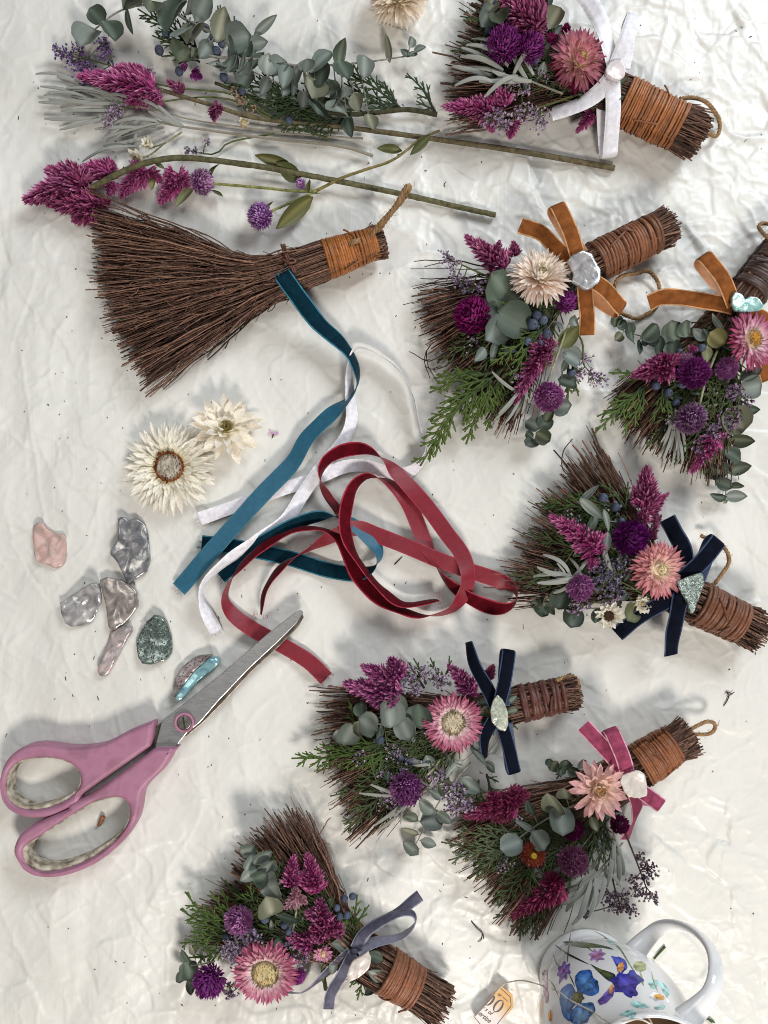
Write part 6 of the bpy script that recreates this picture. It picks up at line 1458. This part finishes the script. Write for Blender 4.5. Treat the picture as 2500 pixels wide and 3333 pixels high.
HV = (hp[:, None] + np.cos(aa)[None, :, None] * hl * wd[:, None, None] + np.sin(aa)[None, :, None] * nn_[:, None] * thk[:, None, None]).reshape(-1, 3)
HF = [(i * ka + j, i * ka + (j + 1) % ka, (i + 1) * ka + (j + 1) % ka, (i + 1) * ka + j) for i in range(59) for j in range(ka)]
mb = MB(); mb.add(HV, HF); mhandle = mb.build('mug_handle', M_POR, mug)
# tea inside
mb = MB(); mb.add(np.vstack([[[196 * math.cos(a), 196 * math.sin(a), 345] for a in ang], [[0, 0, 345]]]) + mug_c, [(j, (j + 1) % k, k) for j in range(k)])
mt, nt_, b_ = node_mat('tea'); b_.inputs['Base Color'].default_value = (*srgb(96, 70, 46), 1); setp(b_, rough=0.08)
mb.build('tea', mt, mug)
# the painted flowers: thin enamel pieces lying on the glaze
tree = BVHTree.FromPolygons([Vector(v) for v in np.vstack([MV, HV])], [tuple(f) for f in MF] + [tuple(q + len(MV) for q in f) for f in HF])
eye = Vector((NX - 1250, 1666.5 - NY, H))
def on_mug(x, y, off=0.7):
    p = Vector(A(x, y, 0)); hit, n, _, _ = tree.ray_cast(eye, (p - eye).normalized())
    if hit is None: return None
    if n.dot(eye - hit) < 0: n = -n
    return np.array(hit + n * off)
M_ENAM = attr_mat('enamel_print', 0.22, 0.75, 330, spec=0.5, coat=0.3)
zm = lambda x, y: (1750 + x * 0.3918, 2950 + y * 0.3918)
def decal(pts, c1, c2, name, off=0.7, mb=None, wob=0.0, n=36, seed=0):
    own = mb is None
    if own: mb = MB()
    o = spline(np.vstack([[[x, y, 0] for x, y in pts], [[*pts[0], 0]]]), n + 1)[:-1, :2]
    c = o.mean(0); r = np.random.default_rng(seed)
    if wob: o = c + (o - c) * (1 + wob * np.sin(np.arange(n) * 2 * math.pi / n * 7 + seed)[:, None] + r.normal(0, wob * 0.4, (n, 1)))
    rows = []
    for t in (1, 0.8, 0.55, 0.3, 0.02): rows.append([on_mug(*zm(*(c + (q - c) * t)), off) for q in o])
    if any(v is None for row in rows for v in row): return
    V = np.array(rows).reshape(-1, 3)
    F = [(i * n + j, i * n + (j + 1) % n, (i + 1) * n + (j + 1) % n, (i + 1) * n + j) for i in range(4) for j in range(n)]
    tt = np.repeat(np.array([0, 0.25, 0.55, 0.8, 1]), n) + r.normal(0, 0.15, 5 * n)
    mb.add(V, F, blend(c1, c2, np.clip(tt, 0, 1)))
    if own: mb.build(name, M_ENAM, body)
def ell(cx, cy, a, b, rot=0, n=12):
    q = math.radians(rot)
    return [(cx + a * math.cos(t) * math.cos(q) - b * math.sin(t) * math.sin(q), cy + a * math.cos(t) * math.sin(q) + b * math.sin(t) * math.cos(q)) for t in np.linspace(0, 2 * math.pi, n, endpoint=False)]
def line(pts, w, col, name='painted_stem', off=0.5, taper=True):
    p = spline([[x, y, 0] for x, y in pts], 16)[:, :2]
    d = nrm(np.gradient(p, axis=0)); nrm2 = np.stack([-d[:, 1], d[:, 0]], 1)
    ww = w * (np.sin(np.linspace(0.15, math.pi - 0.15, 16)) if taper else np.ones(16)) / 2
    V = []
    for i in range(16):
        for s in (-1, 1):
            q = on_mug(*zm(*(p[i] + nrm2[i] * ww[i] * s)), off)
            if q is None: return
            V.append(q)
    mb = MB(); mb.add(V, [(2 * i, 2 * i + 1, 2 * i + 3, 2 * i + 2) for i in range(15)], col); mb.build(name, M_ENAM, body)
OLV = srgb(70, 82, 48); OLD = srgb(48, 56, 40); TEA = srgb(160, 206, 204); BLU = srgb(46, 62, 156); BLD = srgb(34, 40, 122); SKY = srgb(92, 140, 196); DEN = srgb(44, 88, 150); VIO = srgb(120, 96, 170); LIL = srgb(176, 140, 190); ORG = srgb(222, 156, 62)
for p in ([(490, 250), (560, 220), (600, 250), (560, 262)], [(570, 280), (600, 270), (640, 310), (610, 320)], [(690, 285), (740, 270), (770, 320), (710, 325)], [(910, 625), (990, 610), (1000, 660), (950, 690)], [(1000, 620), (1060, 650), (1100, 720), (1070, 750), (1030, 690)], [(765, 800), (830, 790), (930, 835), (850, 850), (790, 830)], [(670, 910), (760, 860), (820, 880), (790, 935), (720, 910)], [(960, 840), (1050, 815), (1050, 855), (990, 860)]): decal(p, TEA, TEA * 0.95, 'painted_leaf', 0.45, wob=0.06, seed=int(p[0][0]))
line([(445, 195), (560, 255), (680, 350), (750, 460), (820, 570), (880, 660)], 13, srgb(128, 140, 104)); line([(275, 225), (258, 340), (248, 470)], 11, OLD); line([(145, 320), (250, 395), (430, 485)], 17, OLD); line([(128, 395), (150, 460), (195, 515)], 8, OLV)
line([(258, 560), (285, 610), (310, 670)], 10, OLD); line([(355, 268), (400, 330), (475, 388)], 8, OLV); line([(95, 605), (140, 670), (175, 750)], 10, OLV); line([(945, 545), (965, 630), (1000, 715)], 10, srgb(138, 150, 100)); line([(690, 290), (790, 380), (910, 455)], 5, srgb(176, 196, 206))
decal([(205, 295), (290, 290), (400, 300), (560, 330), (635, 362), (520, 345), (380, 345), (280, 325)], OLV, srgb(104, 112, 70), 'painted_leaf', 0.7)
decal([(435, 478), (520, 520), (640, 565), (635, 625), (590, 620), (520, 560)], srgb(40, 50, 36), srgb(96, 104, 64), 'painted_calyx', 0.7)
for q in ((530, 205, 42, 18, 10), (640, 222, 60, 16, 18)): decal(ell(*q), srgb(120, 152, 204), srgb(150, 178, 214), 'painted_petal', 0.8, wob=0.1, seed=1)
decal(ell(497, 410, 62, 46, -10), LIL, srgb(160, 110, 160), 'painted_blossom', 0.8, wob=0.2, seed=2); decal(ell(490, 412, 15, 12), srgb(196, 96, 130), srgb(206, 120, 140), 'painted_eye', 1.0)
decal(ell(218, 545, 48, 78, 20), VIO, srgb(150, 120, 190), 'painted_blossom', 0.8, wob=0.2, seed=3); decal(ell(218, 535, 12, 12), srgb(150, 60, 90), srgb(160, 80, 90), 'painted_eye', 1.0)
decal([(180, 760), (205, 680), (265, 642), (310, 690), (330, 790), (290, 850), (270, 960), (210, 900)], DEN, srgb(90, 130, 180), 'painted_petal', 0.8, wob=0.03, seed=4)
decal([(310, 575), (380, 530), (440, 535), (470, 600), (510, 640), (500, 730), (420, 740), (330, 700)], srgb(40, 84, 156), SKY, 'painted_petal', 0.9, wob=0.04, seed=5)
decal([(270, 880), (340, 820), (450, 800), (480, 860), (430, 930), (400, 975), (290, 975)], DEN, srgb(110, 156, 200), 'painted_petal', 0.85, wob=0.03, seed=6)
decal(ell(335, 760, 52, 50), srgb(70, 74, 52), srgb(120, 116, 70), 'painted_eye', 1.2, wob=0.12, seed=7)
decal([(612, 412), (700, 430), (742, 480), (735, 530), (680, 560), (655, 500)], BLU, srgb(90, 96, 190), 'painted_petal', 0.8, wob=0.04, seed=8)
decal([(610, 600), (660, 570), (760, 560), (850, 610), (820, 680), (825, 740), (780, 760), (700, 720), (640, 700)], BLD, srgb(80, 76, 170), 'painted_petal', 0.85, wob=0.08, seed=9)
decal([(740, 560), (790, 525), (820, 560), (880, 610), (850, 640), (780, 600)], BLD, BLU, 'painted_petal', 0.95, wob=0.06, seed=10)
decal([(495, 795), (560, 720), (620, 660), (645, 700), (610, 770), (540, 820)], VIO, srgb(110, 90, 180), 'painted_petal', 0.9, wob=0.05, seed=11)
decal(ell(690, 510, 26, 42, 20), ORG, srgb(206, 150, 110), 'painted_eye', 1.1, wob=0.1); decal(ell(612, 690, 16, 40, 15), ORG, srgb(206, 150, 110), 'painted_eye', 1.2, wob=0.1)
decal(ell(850, 500, 55, 42, 15), srgb(150, 160, 106), srgb(176, 180, 130), 'painted_bud', 0.9, wob=0.06, seed=12); line([(850, 540), (865, 600), (880, 660)], 18, srgb(150, 160, 106))
decal(ell(1010, 755, 46, 22, 15), srgb(214, 150, 50), srgb(226, 170, 70), 'painted_eye', 1.0, wob=0.1); decal(ell(1010, 760, 85, 36, 15), srgb(222, 222, 226), srgb(226, 226, 230), 'painted_blossom', 0.6, wob=0.15)
decal([(40, 560), (70, 515), (85, 580), (85, 680), (95, 760), (70, 790), (50, 700)], srgb(170, 110, 150), srgb(190, 136, 170), 'painted_blossom', 0.8, wob=0.1, seed=13)
decal(ell(105, 910, 18, 48), srgb(214, 150, 60), srgb(222, 160, 70), 'painted_eye', 0.9, wob=0.08)
decal([(1515, 385), (1545, 440), (1570, 500), (1565, 560), (1540, 500)], BLU, SKY, 'painted_petal', 0.8); decal([(1480, 660), (1550, 600), (1575, 595), (1550, 660), (1510, 680)], BLU, SKY, 'painted_petal', 0.8)

# ------------------------------------------------------------------ tea bag tag and its string
zg = lambda x, y, z=0: A(1500 + x * 0.15672, 3150 + y * 0.15672, z)
def tag_mat():
    m, nt, b = node_mat('tag_paper'); N, L = nt.nodes, nt.links
    tc = N.new('ShaderNodeTexCoord'); mp = N.new('ShaderNodeMapping'); mp.inputs['Rotation'].default_value = (0, 0, math.radians(-40)); mp.inputs['Scale'].default_value = (70, 70, 70); mp.inputs['Location'].default_value = (0.5, 0, 0)
    L.new(tc.outputs['Object'], mp.inputs['Vector'])
    g = N.new('ShaderNodeTexGradient'); L.new(mp.outputs['Vector'], g.inputs['Vector'])
    cr = N.new('ShaderNodeValToRGB'); e = cr.color_ramp.elements
    e[0].position = 0.35; e[0].color = (*srgb(216, 206, 202), 1); e[1].position = 0.95; e[1].color = (*srgb(200, 148, 62), 1)
    L.new(g.outputs['Fac'], cr.inputs['Fac']); L.new(cr.outputs['Color'], b.inputs['Base Color']); setp(b, rough=0.45)
    return m
o_ = [(845, 385), (1075, 560), (1092, 820), (840, 1150), (700, 1330), (380, 1330), (285, 1080), (275, 1040), (560, 730), (690, 590), (700, 540), (740, 480)]
tg = thing('tea_tag', 'paper tea bag tag with black print beside the mug', 'tag', zg(700, 900))
TZ = 26
slab('tag_paper', [np.array([zg(x, y, TZ) for x, y in o_])], TZ - 3, 3, 0.4, tag_mat(), tg, 1)
M_INK = noise_mat('black_ink', (srgb(22, 18, 18), srgb(30, 26, 24)), 200, 0.5)
def text(s, x, y, h, ang, shear=0.0, sx=1.0, bold=0.0):
    """letters h photo-zoom pixels high with their lower left corner at (x, y)"""
    cu = bpy.data.curves.new('lettering', 'FONT'); cu.body = s; cu.size = h * 0.15672 * U * 1.42; cu.shear = shear; cu.extrude = 0.12 * U; cu.offset = bold * U
    tmp = bpy.data.objects.new('tmp', cu); COL.objects.link(tmp)
    me = bpy.data.meshes.new_from_object(tmp.evaluated_get(bpy.context.evaluated_depsgraph_get()))
    bpy.data.objects.remove(tmp); me.materials.clear(); me.materials.append(M_INK); me.name = 'lettering'
    a = math.radians(ang); rot = np.array([[math.cos(a) * sx, -math.sin(a), 0], [math.sin(a) * sx, math.cos(a), 0], [0, 0, 1]])
    link('lettering', me, zg(x, y, TZ) + [0, 0, 0.35], tg, rot=rot)
text('er', 755, 555, 70, -38, 0.25, 1.0, 0.25); text('s of', 490, 880, 85, -38, 0.3, 0.95, 0.2); text('r', 468, 842, 60, -38, 0.2, 0.8, 0.2); text('ertise', 350, 960, 100, -39, 0.3, 0.92, 0.3)
def oval_ring(cx, cy, a, b, rot, wx, wy, name='numeral', cut=None):
    q = math.radians(rot); f = lambda u, v: zg(cx + u * math.cos(q) - v * math.sin(q), cy + u * math.sin(q) + v * math.cos(q), TZ) + [0, 0, 0.35]
    t = np.linspace(0, 2 * math.pi, 49) if cut is None else np.linspace(*cut, 25)
    mb = MB(); V = []
    for s in t: V += [f(a * math.cos(s), b * math.sin(s)), f((a - wx) * math.cos(s), (b - wy) * math.sin(s))]
    n = len(t); mb.add(V, [(2 * i, 2 * i + 1, 2 * i + 3, 2 * i + 2) for i in range(n - 1)]); mb.build(name, M_INK, tg)
oval_ring(780, 795, 92, 145, 35, 42, 14); oval_ring(600, 655, 92, 145, 35, 44, 14, cut=(-0.95, 1.75))
for a in (((820, 418), (1025, 605), (1045, 790), (760, 1168), (640, 1320)), ((868, 600), (975, 700)), ((290, 1035), (420, 1190), (440, 1320))):
    mb = MB()
    p = np.array([zg(x, y, TZ) for x, y in a])
    for i in range(len(p) - 1):
        d = nrm(p[i + 1] - p[i]); n_ = np.array([-d[1], d[0], 0]) * 1.1
        mb.add(np.array([p[i] - n_, p[i + 1] - n_, p[i + 1] + n_, p[i] + n_]) + [0, 0, 0.3 + 0.02 * i], [(0, 1, 2, 3)])
    mb.build('printed_line', M_INK, tg)
st = [zg(730, 510, TZ + 2), zg(850, 380, TZ + 6), zg(950, 315, 40), zg(1240, 265, 110), zg(1500, 310, 200)]
def near_mug(x, y): return on_mug(x, y, 3.0)
st += [q for q in (near_mug(1450 + x * .6329, 2900 + y * .6329) for x, y in ((500, 488), (580, 518), (650, 568), (760, 625), (850, 680))) if q is not None]
st += [mug_c + np.array([-40, 190, 563]), mug_c + np.array([0, 168, 545]), mug_c + np.array([10, 150, 420])]
p = spline(st, 90); mb = MB(); mb.tube(p, 2.3, 6, srgb(206, 198, 186)); mb.build('string', M['twine'], tg)

# ------------------------------------------------------------------ crumbs and snippets on the cloth
r = np.random.default_rng(77)
def on_cloth(x, y, dz=0.8):
    p = A(x, y, 0); p[2] = float(cloth_h(p[0], p[1])) + dz; return p
mb = MB()
for i in range(350):
    if i < 190: x, y = r.uniform(20, 2480), r.uniform(20, 3313)
    else:
        cx_, cy_, s_ = ((330, 430, 160), (900, 1500, 240), (1250, 1850, 220), (600, 1900, 260), (300, 1250, 180), (1300, 700, 260), (1500, 2900, 160), (700, 3050, 260), (500, 2300, 220), (250, 500, 150))[i % 10]
        x, y = r.normal(cx_, s_), r.normal(cy_, s_)
    if not (5 < x < 2495 and 5 < y < 3328): continue
    L_ = min(r.exponential(3.6) + 1.8, 20); a = r.uniform(0, 6.28); w = r.uniform(0.7, 1.7) if L_ > 5 else r.uniform(1.0, 2.4)
    c = (srgb(44, 34, 26), srgb(60, 48, 36), srgb(36, 40, 26), srgb(76, 60, 46))[r.integers(4)]
    p0 = on_cloth(x, y); p1 = on_cloth(x + L_ * math.cos(a), y + L_ * math.sin(a)); pm = (p0 + p1) / 2 + [r.normal(0, L_ * 0.12), r.normal(0, L_ * 0.12), 0.6]
    mb.tube(np.stack([p0, pm, p1]), [w * 0.7, w, w * 0.6], 4, c)
o = mb.build('plant_crumbs', M['debris'], kind='stuff'); o['label'] = 'dark plant crumbs and snippets scattered over the cloth'

def snippet(name, label, strands, cat='snippet', col=None):
    mb = MB()
    for pts, w, c in strands: mb.tube(spline([on_cloth(x, y, w + dz) for x, y, dz in pts], 10), np.linspace(w, w * 0.7, 10), 6, c)
    tag(mb.build(name, M['stem']), label, cat)
snippet('twig_snippet', 'copper-brown twig snippet inside the lower scissor ring', [([(337, 2656, 0), (330, 2672, 1), (322, 2686, 0)], 8, srgb(132, 84, 56))])
snippet('twig_snippet', 'tiny forked dark twig alone near the right edge', [([(2365, 2250, 0), (2372, 2262, 2), (2388, 2252, 4)], 2, TW0), ([(2372, 2262, 2), (2366, 2280, 2), (2356, 2298, 0)], 2, TW0), ([(2380, 2258, 2), (2368, 2252, 2), (2358, 2256, 2)], 1.6, TW0)])
snippet('stem_snippet', 'short green stem lying inside the mug handle', [([(2167, 3083, 0), (2148, 3104, 0), (2130, 3123, 0)], 4.5, srgb(74, 86, 48))])
snippet('twig_snippet', 'thin bent dark twig on the cloth above the tea tag', [([(1536, 3003, 0), (1552, 3022, 2), (1572, 3040, 2), (1575, 3058, 0)], 2, TW0), ([(1572, 3040, 2), (1566, 3060, 1), (1556, 3066, 0)], 1.8, TW0)])
snippet('leaf_snippet', 'small green sprig tip at the bottom edge beside the mug', [([(2290, 3316, 0), (2308, 3318, 3), (2326, 3328, 0)], 4, srgb(70, 84, 56)), ([(2300, 3312, 0), (2310, 3322, 3), (2318, 3330, 0)], 3, srgb(80, 94, 62))])
snippet('petal_scrap', 'pale lilac petal scrap on the cloth right of the white flowers', [([(876, 1403, 0), (890, 1410, 2), (906, 1409, 0)], 4, srgb(206, 160, 200)), ([(890, 1412, 2), (886, 1424, 1)], 2.4, srgb(60, 44, 50))])
snippet('twig_snippet', 'straight thin dark needle inside the crimson loop', [([(1284, 1838, 0), (1298, 1824, 1), (1310, 1812, 0)], 1.6, srgb(40, 34, 30))])
